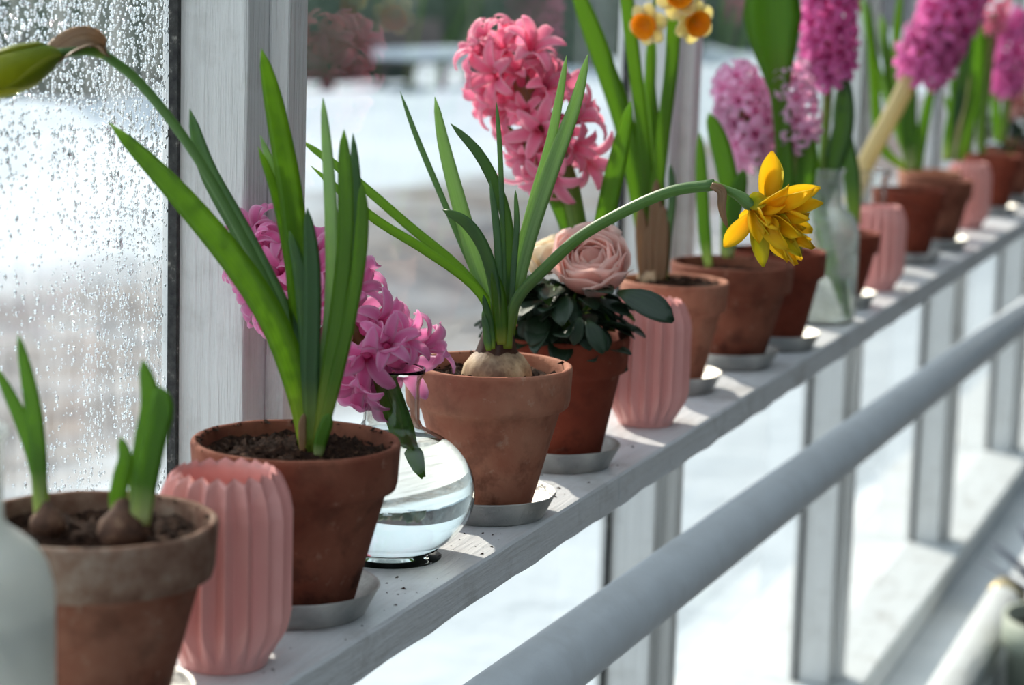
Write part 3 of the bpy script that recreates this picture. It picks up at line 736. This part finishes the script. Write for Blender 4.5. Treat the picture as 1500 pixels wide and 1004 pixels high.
# --- daffodil bulb pot
x, y = 1.376, .532
saucer(x, y, .0475, 'metal saucer under the pot with the exposed bulb', 3)
t = thing('potted_daffodil', 'pale terracotta pot with exposed bulb and yellow double daffodil bent to the right', 'potted plant', onsaucer(x, y), 'potted plants on the shelf')
add_pot(t, .112, RIM+.004, onsaucer(x, y), TC[2], 13, .010, base=.52)
Bx = x - .006
bc = PX(728, 545, Bx)
vs, fs = lathe([(.001, -.9), (.6, -.85), (.95, -.45), (1.0, -.1), (.93, .22), (.72, .52), (.45, .76), (.30, 1.0), (.26, 1.3), (.25, 1.7)], 36, (0,0,0), jit=.03, seed=4)
obj('bulb', [bc + V((v.x*.0245, v.y*.0245, v.z*.022)) for v in vs], fs, MAT['bulb'], t)
for q in ([(700,510),(707,492),(712,470),(708,478)],):
    pass
leaf(t, Bx, [(730,500),(722,462),(690,415),(620,365),(545,318),(455,243)], 14, 'leaf', tip=.2, fold=.4, dx=-.02)
leaf(t, Bx+.008, [(732,498),(718,450),(672,392),(600,332),(522,265),(436,202)], 14, 'leaf', tip=.2, fold=.4, dx=.02)
leaf(t, Bx+.012, [(732,500),(716,445),(688,385),(652,300),(612,205),(586,134)], 9, 'leaf_blue', tip=.3, dx=.03)
leaf(t, Bx+.01, [(734,500),(722,455),(704,405),(680,325),(652,220),(637,142)], 26, 'leaf_pale', tip=.6, fold=.3, dx=.03)
leaf(t, Bx, [(738,500),(744,440),(746,370),(736,300),(704,230),(660,181)], 18, 'leaf_dark', tip=.3, yaw=.3)
leaf(t, Bx-.004, [(738,500),(738,400),(735,290),(732,215),(727,149)], 8, 'leaf_blue', tip=.3)
leaf(t, Bx+.006, [(744,500),(756,400),(780,300),(806,210),(820,140),(830,81)], 15, 'leaf_pale', tip=.5, dx=.01)
leaf(t, Bx+.002, [(744,500),(754,425),(774,345),(805,255),(842,155),(861,80)], 27, 'leaf_pale', tip=.65, fold=.35, dx=.01)
leaf(t, Bx-.012, [(728,500),(726,430),(712,370),(685,328),(648,307)], 19, 'leaf_dark', tip=.35, yaw=-.3)
leaf(t, Bx-.008, [(734,500),(732,430),(728,340),(718,264)], 12, 'leaf_blue', tip=.4)
leaf(t, Bx-.004, [(746,500),(752,400),(757,330),(755,278)], 9, 'leaf_blue', tip=.4)
leaf(t, Bx-.016, [(721,512),(718,490),(715,465),(708,432)], 14, 'leaf_dark', tip=.5)
leaf(t, Bx-.018, [(716,514),(714,498),(712,480),(707,455)], 12, 'leaf_blue', tip=.5)
leaf(t, Bx-.012, [(735,505),(733,470),(730,430),(722,395)], 22, 'leaf', tip=.5)
vs, fs = lathe([(.0125, .0085), (.0112, .013), (.0098, .018), (.0088, .023), (.0080, .0275), (.0066, .0285), (.0050, .022)], 28, (0,0,0), jit=.0016, seed=6)
obj('sheath', [bc + V((v.x*1.3, v.y*1.3, v.z)) for v in vs], fs, MAT['sheath_dark'], t, uvs=[(.5, .5)]*len(vs))
stalk(t, Bx-.006, [(742,510),(746,470),(762,432),(800,392),(850,347),(920,307),(985,280),(1046,271)], 17, 'stem', 'flower_stem')
leaf(t, Bx-.010, [(1042,272),(1058,280),(1060,305),(1066,334)], 15, 'sheath', tip=.5, name='spathe', fold=.6, twist=1.0)
Fx = Bx - .004
g = tube([PX(1044,271,Bx-.006), PX(1066,279,Fx), PX(1082,287,Fx), PX(1096,297,Fx), PX(1104,303,Fx)], [.0028, .0026, .0036, .0046, .0040], 12)
fl = obj('flower', g[0], g[1], MAT['stem'], t, origin=PX(1100,300,Fx), uvs=g[2])
fax = (PX(1185,345,Fx-.02) - PX(1095,297,Fx)).normalized(); fo = ORG[fl.name]; sc_ = scale_at(PX(1140,330,Fx))
def tepal(px0, py0, px1, py1, dX, L, Wd, curl, key, seed, cup=.5, ruffle=.05, side=None):
    """a tepal from one picture point towards another, its face turned to side"""
    a, b = PX(px0, py0, Fx), PX(px1, py1, Fx+dX); z = (b-a).normalized(); L = (b-a).length*1.05 if L is None else L
    n_ = V(side) if side is not None else -TOCAM
    x_ = (n_ - z*n_.dot(z)).normalized(); y_ = z.cross(x_)
    m3 = Matrix(((x_.x, y_.x, z.x), (x_.y, y_.y, z.y), (x_.z, y_.z, z.z)))
    vs, fs, uv = petal_mesh('petal', L, Wd, curl, cup, None, seg=9, pt=.75, wid0=.4, ruffle=ruffle, seed=seed)
    me = mesh('petal', vs, fs, MAT[key], uvs=uv); inst('petal', me, fl, mloc(a-fo, m3))
tepal(1122,302, 1131,226, -.004, None, .0145, .12, 'daff', 1, .6)
tepal(1126,303, 1138,236, .006, None, .012, -.1, 'daff_green', 2, .7)
tepal(1106,312, 1062,360, -.006, None, .0125, .25, 'daff', 3, .5)
tepal(1104,312, 1118,386, -.010, None, .012, .2, 'daff_green', 4, .9)
tepal(1102,308, 1112,350, -.014, None, .011, .3, 'daff', 5, .8)
tepal(1120,300, 1200,276, .004, None, .013, -.25, 'daff', 6, .6)
tepal(1110,300, 1088,330, .012, None, .012, .4, 'daff', 7, .6)
tepal(1128,306, 1206,298, -.006, None, .011, -.2, 'daff', 8, .7)
tepal(1100,296, 1118,294, -.010, None, .012, .6, 'daff_green', 9, .6)
q = random.Random(21)
for i in range(34):
    a = i*2.39996; rr = (.1 + .9*math.sqrt(i/34))
    pxe = 1162 + 46*rr*cos(a)*.75 + q.uniform(-5, 5); pye = 334 + 52*rr*sin(a) + q.uniform(-4, 4); dX = -.022*sin(a*1.7+.8)*rr - .006 + q.uniform(-.006, .006)
    tepal(1116 + 8*cos(a), 312 + 8*sin(a), pxe, pye, dX, None, q.uniform(.008, .012), q.uniform(-.5, .6), 'daff' if i % 11 else 'daff_green', 30+i, .6, .22, side=(q.uniform(.2, 1), q.uniform(-.8, .8), q.uniform(-.8, .8)))

# --- rose pot
x, y = 1.552, .543
saucer(x, y, .0475, 'metal saucer under the pot of the pale pink rose', 4)
t = thing('potted_rose', 'terracotta pot with a blush pink rose above dark glossy leaves', 'potted plant', onsaucer(x, y), 'potted plants on the shelf')
add_pot(t, .104, RIM, onsaucer(x, y), TC[3], 14, .010, base=.60)
def rose(t, center, axis, R, key, seed, n=40):
    r = random.Random(seed); c = V(center); b3 = basis(axis)
    core = lathe([(.001, -.75), (.35, -.7), (.4, -.3), (.2, .35), (.01, .45)], 12)
    fl = obj('flower', [c + b3 @ (v*R) for v in core[0]], core[1], MAT[key], t, origin=c, uvs=[(.5, .2)]*len(core[0]))
    for i in range(n):
        u = i/(n-1); a0 = i*2.39996 + r.uniform(-.2, .2); rho = R*(.16 + .84*u**.9); da = (1.25 - .55*u)*r.uniform(.85, 1.15)
        th0 = radians(150 - 10*u); th1 = radians(22 + 46*u + r.uniform(-7, 7)); lip = (.05 + .16*u)*r.uniform(.6, 1.3); ph = r.random()*6
        vs, fs, uv = [], [], []; nj, ni = 9, 7
        for j in range(nj):
            tt = j/(nj-1); th = th0 + (th1-th0)*tt
            for k_ in range(ni):
                s_ = (k_/(ni-1))*2-1; wf = .55 + .45*min(1, tt/.5)
                th_ = th + .22*abs(s_)**2.5*tt + .05*sin(s_*5+ph)*tt
                rr = rho*(1 + lip*max(0, (tt-.7)/.3)**1.6 + .03*sin(s_*4+ph)*tt) - R*.03*(1-abs(s_))*tt
                a = a0 + s_*da*wf
                vs.append(V((rr*sin(th_)*cos(a), rr*sin(th_)*sin(a), rr*cos(th_)*.92 - (1-u)*R*.05))); uv.append((.5+.5*s_, tt))
        for j in range(nj-1):
            for k_ in range(ni-1): q_ = j*ni+k_; fs.append((q_, q_+1, q_+ni+1, q_+ni))
        m_ = len(vs); vs += [v*(1 - .0006/max(v.length, .002)) for v in vs]; uv += uv
        fs += [tuple(reversed([x_+m_ for x_ in f])) for f in list(fs)]
        ring = list(range(ni)) + [j*ni+ni-1 for j in range(1, nj)] + [(nj-1)*ni+k_ for k_ in range(ni-2, -1, -1)] + [j*ni for j in range(nj-2, 0, -1)]
        for e in range(len(ring)): a_, b_ = ring[e], ring[(e+1) % len(ring)]; fs.append((a_, m_+a_, m_+b_, b_))
        inst('petal', mesh('petal', vs, fs, MAT[key], uvs=uv), fl, mloc((0, 0, 0), b3))
    return fl
rose(t, PX(866, 384, x-.012), TOCAM*.75 + V((0, .1, .75)), .0285, 'rose', 5)
rose(t, PX(802, 372, x+.02), TOCAM*.3 + V((.1, .5, .8)), .021, 'rose_white', 6, 22)
def rose_leaf_mesh(key, L, Wd, curl, seed):
    vs, fs, uv = petal_mesh('leaf', L, Wd, curl, .25, None, seg=7, pt=.75, wid0=.15, ruffle=.03, seed=seed, thick=.0005)
    return mesh('leaf', vs, fs, MAT[key], uvs=uv)
RLM = [rose_leaf_mesh('rose_leaf', .026, .017, .5, 1), rose_leaf_mesh('rose_leaf', .022, .015, .9, 2), rose_leaf_mesh('rose_leaf', .03, .016, .3, 3), rose_leaf_mesh('rose_leaf_light', .022, .011, .6, 4)]
def rose_bush(t, c, r, hgt, n, seed, light=.12):
    q = random.Random(seed); o0 = ORG[t.name]
    for i in range(7):
        a = i*.9; top = V(c) + V((cos(a)*r*.55, sin(a)*r*.55, hgt*.8))
        g = tube([V(c) + V((cos(a)*.008, sin(a)*.008, -.012)), V(c) + V((cos(a)*r*.25, sin(a)*r*.25, hgt*.4)), top], [.0018, .0015, .001], 6, 6); obj('stem', g[0], g[1], MAT['rose_leaf_light'], t, uvs=g[2])
    for i in range(n):
        a = q.random()*2*pi; zz = q.random()**.8; rr = r*(.35+.65*q.random())*(.9-.3*abs(zz-.4))
        p = V(c) + V((cos(a)*rr, sin(a)*rr, zz*hgt))
        d = V((cos(a), sin(a), q.uniform(-.7, .35))).normalized()
        m3 = basis(d, 0); y_ = d.cross(V((0, 0, 1))).normalized(); x_ = y_.cross(d)
        m3 = Matrix(((-x_.x, -y_.x, d.x), (-x_.y, -y_.y, d.y), (-x_.z, -y_.z, d.z))) @ Matrix.Rotation(q.uniform(-.5, .5), 3, 'Z')
        inst('leaf', RLM[3] if q.random() < light else RLM[q.randrange(3)], t, mloc(p-o0, m3, q.uniform(.8, 1.25)))
rose_bush(t, V((x-.006, y-.003, SZ+.091)), .046, .050, 150, 8)
o0 = ORG[t.name]
for (a, b, s_) in (((905, 428, x-.03), (988, 462, x-.035), 1.5), ((800, 440, x-.03), (760, 500, x-.045), 1.2), ((860, 470, x-.045), (885, 515, x-.055), 1.1), ((850, 465, x-.045), (840, 505, x-.055), 1.0)):
    pa, pb_ = PX(*a), PX(*b); d = (pb_-pa).normalized(); n_ = (TOCAM*.6 + V((0, 0, .7))); x_ = -(n_ - d*n_.dot(d)).normalized(); y_ = d.cross(x_)
    inst('leaf', RLM[2], t, mloc(pa-o0, Matrix(((x_.x, y_.x, d.x), (x_.y, y_.y, d.y), (x_.z, y_.z, d.z))), (pb_-pa).length/.03))

# --- tall coral hyacinth standing behind the rose
x, y = 1.672, .592
t = thing('potted_hyacinth', 'tall coral pink hyacinth in a pot hidden behind the rose', 'potted plant', foot(x, y), 'potted plants on the shelf')
add_pot(t, .098, RIM+.002, foot(x, y), TC[0], 15, .010)
hx = x
stalk(t, hx, [(868,470),(858,400),(845,330),(828,255),(790,170),(745,90)], 30, 'stalk')
leaf(t, hx-.004, [(858,470),(850,390),(828,320),(795,255),(738,178)], 26, 'hleaf', tip=.5)
leaf(t, hx+.01, [(872,470),(876,390),(888,310),(908,220),(924,148)], 30, 'hleaf', tip=.5)
leaf(t, hx+.012, [(866,470),(850,390),(830,320),(815,280)], 30, 'hleaf', tip=.5)
hyacinth_head(t, PX(824,232,hx), PX(728,62,hx), .0435, 'hy_coral', 36, True, 9, loose=.5)

# --- second pink vase
vase(1.737, .531, 'pink ribbed porcelain vase beside the rose leaf, second from the left', spin=.1)

# --- cream narcissus pot
x, y = 1.905, .560
saucer(x, y, .0475, 'metal saucer just behind the second pink vase', 5)
t = thing('potted_cream_narcissus', 'terracotta pot of cream narcissi with orange cups on tall stems', 'potted plant', onsaucer(x, y), 'potted plants on the shelf')
add_pot(t, .100, RIM, onsaucer(x, y), TC[2], 16, .006, mound=.004)
leaf(t, x, [(952,410),(940,310),(920,205),(885,95),(835,-40)], 30, 'leaf', tip=.2)
leaf(t, x+.01, [(955,410),(945,320),(930,230),(908,140),(880,60)], 22, 'hleaf', tip=.5)
leaf(t, x, [(950,410),(950,300),(940,180),(925,60),(915,-30)], 20, 'leaf', tip=.1)
leaf(t, x-.004, [(958,410),(962,290),(972,190),(984,90),(988,-20)], 20, 'leaf', tip=.15)
leaf(t, x+.02, [(958,400),(955,280),(950,160),(958,50)], 18, 'leaf_pale', tip=.3)
leaf(t, x+.01, [(962,400),(968,300),(962,200),(952,110),(955,30)], 14, 'leaf', tip=.3)
leaf(t, x-.01, [(975,410),(978,350),(985,290),(982,240)], 12, 'leaf_blue', tip=.3)
for (a, b) in (((945,415),(938,300)), ((958,416),(962,262)), ((968,414),(972,300)), ((950,415),(952,330))):
    leaf(t, x-.012, [a, ((a[0]+b[0])/2, (a[1]+b[1])/2), b], 22, 'sheath', tip=.5, name='sheath')
c = PX(955, 405, x-.003); vs, fs = lathe([(.3, -1.0), (.95, -.5), (1, 0), (.8, .5), (.5, 1.1), (.4, 1.8)], 20, (0,0,0), jit=.05, seed=8, cap0=True)
obj('bulb', [c + v*.014 for v in vs], fs, MAT['bulb'], t)
def small_narcissus(t, px, py, X, axis, s, stem_from):
    c = PX(px, py, X); b3 = basis(axis)
    g = tube([PX(stem_from[0], stem_from[1], X+.02), (PX(stem_from[0], stem_from[1], X+.02)*.4 + c*.6) + V((0, 0, .01)), c - b3 @ V((0, 0, .004))], [.0015, .0014, .0018], 8)
    fl = obj('flower', g[0], g[1], MAT['leaf'], t, origin=c, uvs=g[2])
    pv, pf, pu = petal_mesh('petal', .021*s, .017*s, .25, .15, None, seg=7, pt=.5, wid0=.45, ruffle=.03)
    me = mesh('petal', pv, pf, MAT['cream'], uvs=pu)
    for i in range(6): inst('petal', me, fl, mloc((0, 0, 0), b3 @ Matrix.Rotation(i*pi/3, 3, 'Z') @ Matrix.Rotation(1.25 + .12*(i % 2), 3, 'Y')))
    cv, cf = lathe([(.3, 0), (.75, .3), (.9, .8), (1.08, 1.1), (.98, 1.1), (.8, .8), (.6, .3), (.05, .2)], 24, (0,0,0), jit=.06)
    inst('cup', mesh('cup', [v*.0115*s for v in cv], cf, MAT['cup'], uvs=[(.5, .6)]*len(cv)), fl, mloc((0, 0, 0), b3))
small_narcissus(t, 952, 34, x-.01, TOCAM*.8 + V((0, .5, -.35)), 1.0, (975, -40))
small_narcissus(t, 1014, 30, x-.01, TOCAM*.8 + V((0, -.5, -.4)), 1.0, (985, -40))
small_narcissus(t, 992, -2, x-.02, TOCAM*.9 + V((0, -.1, .1)), 1.0, (980, -60))
small_narcissus(t, 965, -18, x+.01, TOCAM*.5 + V((0, .4, .4)), .9, (980, -60))

# --- pot of two shoots
x, y = 2.062, .548
saucer(x, y, .050, 'dark metal saucer under the shoot pot behind the daffodil flower', 6)
t = thing('potted_shoots', 'large terracotta pot with blunt young shoots below the yellow daffodil flower', 'potted plant', onsaucer(x, y), 'potted plants on the shelf')
add_pot(t, .121, RIM, onsaucer(x, y), TC[0], 17, .012)
leaf(t, x, [(1038,392),(1032,340),(1028,270),(1025,194)], 19, 'shoot', tip=.4)
leaf(t, x, [(1064,375),(1070,300),(1058,225),(1038,165)], 30, 'shoot', tip=.35)
leaf(t, x-.01, [(1066,378),(1070,330),(1080,285),(1090,248)], 26, 'shoot', tip=.4)

# --- pot with light pink hyacinths
x, y = 2.195, .535
saucer(x, y, .0475, 'metal saucer at the shelf edge right of the shoot pot', 7)
t = thing('potted_hyacinth', 'terracotta pot of two light pink hyacinths with one very broad leaf', 'potted plant', onsaucer(x, y), 'potted plants on the shelf')
add_pot(t, .100, RIM, onsaucer(x, y), TC[3], 18, .010)
hx = x + .005
stalk(t, hx, [(1148,380),(1142,310),(1120,250),(1095,190),(1085,140)], 16)
stalk(t, hx, [(1160,380),(1163,300),(1168,230),(1162,150)], 16)
hyacinth_head(t, PX(1103,222,hx), PX(1078,112,hx), .036, 'hy_light', 34, False, 13)
hyacinth_head(t, PX(1168,205,hx), PX(1152,98,hx), .030, 'hy_light', 30, False, 14)
P_ = [PX(q[0], q[1], x-.012) for q in ((1152,380),(1150,300),(1146,200),(1138,120),(1130,40),(1128,-70))]
vs, fs, uv = strap(P_, .060, TOCAM, tip=.2, basew=.28, fold=.45)
vs2 = []
for i, v in enumerate(vs):
    j = i//8; t_ = j/18; s_ = .30 if t_ < .55 else .30 + .70*min(1, (t_-.55)/.28)
    c_ = sum((vs[j*8+q] for q in range(8)), V((0,0,0)))/8; vs2.append(c_ + (v-c_)*s_)
obj('leaf', vs2, fs, MAT['hleaf'], t, uvs=uv)
leaf(t, x-.008, [(1145,380),(1140,310),(1128,250)], 16, 'leaf', tip=.4)
leaf(t, x+.004, [(1162,380),(1172,300),(1182,240),(1180,180)], 30, 'hleaf', tip=.4)
leaf(t, x+.006, [(1140,380),(1138,300),(1142,220),(1140,180)], 14, 'leaf', tip=.3)

# --- glass bottle with hyacinth
x, y = 2.40, .536
bottle(x, y, 'clear glass bottle with a hyacinth leaf hanging inside, right of the daffodil flower', water=.30, frost='fogged')
h = thing('cut_hyacinth', 'bright pink hyacinth with dark leaf standing in the clear glass bottle', 'flower', (x, y, SZ+.01), 'hyacinths in bloom')
stalk(h, x, [(1204,300),(1206,230),(1212,150),(1215,60)], 13)
leaf(h, x-.006, [(1188,170),(1188,235),(1198,300),(1212,370),(1228,430),(1240,470)], 24, 'hleaf', tip=.5)
leaf(h, x+.004, [(1202,300),(1216,250),(1236,180),(1238,105)], 32, 'leaf_dark', tip=.5, fold=.4)
hyacinth_head(h, PX(1213,105,x), PX(1215,-40,x), .037, 'hy_magenta', 38, False, 15)

# --- pot beside the third vase
x, y = 2.54, .545
saucer(x, y, .046, 'metal saucer with a white glint left of the third pink vase', 8)
t = thing('potted_narcissus', 'small dark pot with thin narcissus leaves in front of the third pink vase', 'potted plant', onsaucer(x, y), 'potted plants on the shelf')
add_pot(t, .094, RIM-.014, onsaucer(x, y), TC[3], 19, .008)
leaf(t, x, [(1252,330),(1246,250),(1232,180),(1236,110)], 26, 'leaf_dark', tip=.4)
vase(2.705, .534, 'pink ribbed porcelain vase in the blurred row, third from the left', spin=.05)

# --- flask with leaning hyacinth further back
x, y = 2.88, .585
t = thing('round_flask', 'blurred clear glass flask with a pale leaning hyacinth stalk behind the third pink vase', 'vase', foot(x, y))
flask_geo(x, y, t, .046, .040, .026, .062, .066)
h = thing('cut_hyacinth', 'large magenta hyacinth on a pale leaning stalk, top right', 'flower', (x, y, SZ+.06), 'hyacinths in bloom')
stalk(h, x, [(1246,300),(1268,240),(1305,170),(1345,95),(1385,40)], 27, 'stalk_pale')
hyacinth_head(h, PX(1352,98,x), PX(1412,-20,x), .046, 'hy_magenta', 44, False, 17)

# --- far pots, blurred
def far_pot(x, y, D, matn, seed, label, name='potted_bulb', sauc=None, H=RIM):
    if sauc: saucer(x, y, D*.48, sauc, seed)
    t = thing(name, label, 'potted plant', onsaucer(x, y) if sauc else foot(x, y), 'potted plants on the shelf')
    add_pot(t, D, H, onsaucer(x, y) if sauc else foot(x, y), TC[matn], seed, .008, ncr=20)
    return t
x = 3.02
t = far_pot(x, .555, .102, 3, 31, 'brown pot of yellow-green leaves right of the third pink vase', sauc='blurred metal saucer right of the third pink vase')
leaf(t, x, [(1335,250),(1332,200),(1330,160),(1338,120)], 26, 'shoot', tip=.4)
leaf(t, x, [(1345,250),(1350,200),(1358,160),(1368,115)], 16, 'hleaf', tip=.4)
leaf(t, x, [(1330,250),(1318,180),(1300,110),(1298,30)], 12, 'leaf', tip=.4)
leaf(t, x+.02, [(1335,250),(1320,160),(1312,80),(1320,-20)], 14, 'leaf', tip=.3)
leaf(t, x+.02, [(1335,250),(1308,170),(1282,90),(1256,-30)], 12, 'leaf_pale', tip=.3)
leaf(t, x+.01, [(1330,250),(1290,210),(1280,110),(1272,0)], 15, 'leaf', tip=.3)
leaf(t, x+.01, [(1335,250),(1322,170),(1300,90),(1290,20)], 16, 'leaf_pale', tip=.3)
x = 3.22
t = far_pot(x, .55, .102, 0, 32, 'terracotta pot of thin stems left of the fourth pink vase', sauc='blurred metal saucer left of the fourth pink vase')
leaf(t, x, [(1385,235),(1392,190),(1400,150),(1395,110)], 18, 'shoot', tip=.4)
leaf(t, x, [(1400,235),(1408,190),(1420,150),(1425,100)], 14, 'stalk_pale', tip=.3)
leaf(t, x, [(1395,235),(1404,160),(1412,80),(1425,20)], 16, 'leaf_dark', tip=.3)
leaf(t, x, [(1405,235),(1425,150),(1432,80),(1428,10)], 20, 'hleaf', tip=.3)
vase(3.54, .556, 'pink ribbed porcelain vase farthest along the shelf', spin=.02)
x = 3.40
t = far_pot(x, .595, .098, 2, 33, 'terracotta pot of upright green stems behind the farthest pink vase', 'potted_hyacinth')
leaf(t, x, [(1415,225),(1420,150),(1430,90),(1436,40)], 24, 'leaf_dark', tip=.3)
leaf(t, x, [(1436,220),(1440,150),(1446,90),(1440,30)], 18, 'hleaf', tip=.3)
leaf(t, x, [(1408,225),(1395,170),(1385,140)], 12, 'leaf', tip=.4)
stalk(t, x, [(1438,225),(1442,160),(1450,90),(1458,20)], 12)
hyacinth_head(t, PX(1452,45,x), PX(1462,-30,x), .026, 'hy_coral', 22, False, 19)
x = 3.80
t = far_pot(x, .56, .104, 3, 34, 'dark pot with a magenta hyacinth at the right edge', 'potted_hyacinth', 'blurred metal saucer at the right edge')
stalk(t, x, [(1468,210),(1474,160),(1480,120),(1484,70)], 12)
leaf(t, x, [(1462,210),(1458,160),(1455,110)], 14, 'hleaf', tip=.4)
hyacinth_head(t, PX(1474,128,x), PX(1484,22,x), .040, 'hy_magenta', 34, False, 21)
x = 4.05
t = far_pot(x, .565, .104, 0, 35, 'pot of pale roses with dark leaves cut by the right edge', 'potted_rose', 'farthest metal saucer along the shelf')
rose(t, PX(1468, 128, x), TOCAM + V((0, 0, .4)), .026, 'rose', 41, 24)
rose(t, PX(1488, 156, x), TOCAM + V((0, 0, .2)), .027, 'rose', 42, 24)
rose(t, PX(1510, 120, x), TOCAM + V((0, 0, .4)), .026, 'rose', 43, 24)
rose_bush(t, V((x, .565, SZ+.094)), .06, .065, 70, 44, .05)
x = 4.35
t = far_pot(x, .57, .104, 1, 36, 'last blurred pot at the right edge behind the pale roses', 'potted_shoots')
leaf(t, x, [(1505,180),(1508,120),(1512,60)], 16, 'shoot', tip=.4)

# --- objects low at the right edge
c = V((3.58, .346, 0))
t = thing('floor_planter', 'blurred grey-green tall pot with silver leaves at the bottom right corner', 'planter', c)
obj('pot', *lathe([(.085, 0), (.088, .004), (.105, .35), (.115, .355), (.115, .405), (.106, .405), (.10, .35), (.08, .03), (.001, .03)], 40, c, cap0=True), MAT['greenpot'], t)
obj('soil', *soil_geo(c, .100, .38, 5, .008), MAT['soil'], t, smooth=False)
q = random.Random(3)
for i in range(16):
    a = i*2.4; rr = .03+.05*q.random(); b0 = c + V((cos(a)*rr*.5, sin(a)*rr*.5, .378)); hh = q.uniform(.07, .17)
    vs, fs, uv = strap([b0, b0 + V((cos(a)*.03, sin(a)*.03, hh*.5)), b0 + V((cos(a)*.125, sin(a)*.125, hh))], .034, V((-cos(a), -sin(a), .4)), seg=10, tip=.5)
    obj('leaf', vs, fs, MAT['grey_leaf'], t, uvs=uv)

# ------------------------------------------------------------------ outside
n = 90; vs, fs = [], []
xs = [-30 + 120*(i/n) for i in range(n+1)]; ys = [-40 + 38*(j/15) for j in range(15)] + [-2.0, .2] + [.87 + 60*(j/n)**1.9 for j in range(n+1)]
for yy in ys:
    for xx in xs:
        z = .30*noise.noise(V((xx*.22, yy*.3, 1.5))) + .20*noise.noise(V((xx*.8, yy*.9, 4)))
        vs.append((xx, yy, -.02 + z*min(1, (yy-.87)/2.0) if yy > .86 else (-.12 if xx > -3.5 else -.1 + .2*z)))
for j in range(len(ys)-1):
    for i in range(n): a = j*(n+1)+i; fs.append((a, a+1, a+n+2, a+n+1))
tag(obj('ground', vs, fs, MAT['snow']), kind='structure')
def blob(c, rx, ry, rz, seed, sub=3):
    import bmesh
    bm = bmesh.new(); bmesh.ops.create_icosphere(bm, subdivisions=sub, radius=1)
    out = []
    for v in bm.verts:
        p = v.co.copy(); p *= 1 + .28*noise.noise(p*2.1 + V((seed, 0, 0))) + .16*noise.noise(p*6 + V((0, seed, 0)))
        out.append(V(c) + V((p.x*rx, p.y*ry, max(-.15, p.z)*rz)))
    f = [tuple(v.index for v in fc.verts) for fc in bm.faces]; bm.free(); return out, f
q = random.Random(2)
lab = ['dark evergreen shrub beyond the snow at the top left corner', 'grey-green shrub beyond the snow, second from the left', 'dark shrub beyond the snow right of the first window post', 'shrub beyond the snow above the bulb pot leaves', 'shrub beyond the snow behind the coral hyacinth', 'shrub beyond the snow behind the cream narcissi', 'shrub beyond the snow behind the light pink hyacinths']
for i, (px, Yd, wd) in enumerate(((30, 14, 1.25), (215, 14.6, 1.15), (480, 13, 1.7), (640, 15.5, 1.5), (790, 12.6, 1.9), (930, 14.2, 3.0), (1100, 14, 5.0))):
    r_ = ray(px, 60); cx = r_.x*(Yd/r_.y)
    b = thing('garden_shrub', lab[i], 'shrub', (cx, Yd, 0), 'shrubs beyond the snow')
    obj('foliage', *blob((cx, Yd, .35), wd, 1.1, 1.5 + .6*q.random(), i*3.7), MAT['shrub'], b)
    g = tube([V((cx, Yd, -.2)), V((cx, Yd, .3)), V((cx, Yd, .8))], [.12, .1, .08], 8, 4); obj('trunk', g[0], g[1], MAT['bark'], b)
vs, fs = box((-20, 22, -.3), (120, 22.4, 4.5)); tag(obj('wall_garden', vs, fs, MAT['gwall'], smooth=False), kind='structure')
r_ = ray(625, 118); bc_ = V((r_.x*(11.2/r_.y), 11.2, 0))
b = thing('garden_bench', 'snow-covered garden bench far outside above the bulb pot leaves', 'bench', bc_)
obj('seat', *box(bc_ + V((-1.1, -.25, .42)), bc_ + V((1.1, .25, .47))), MAT['bark'], b, smooth=False)
obj('snow_cap', *box(bc_ + V((-1.12, -.26, .47)), bc_ + V((1.12, .26, .60))), MAT['snowcap'], b, smooth=False)
obj('backrest', *box(bc_ + V((-1.1, .27, .5)), bc_ + V((1.1, .31, .95))), MAT['bark'], b, smooth=False)
for sx in (-1, 1):
    for sy in (-.2, .2): obj('leg', *box(bc_ + V((sx*1.0-.04, sy-.04, -.3)), bc_ + V((sx*1.0+.04, sy+.04, .42))), MAT['bark'], b, smooth=False)
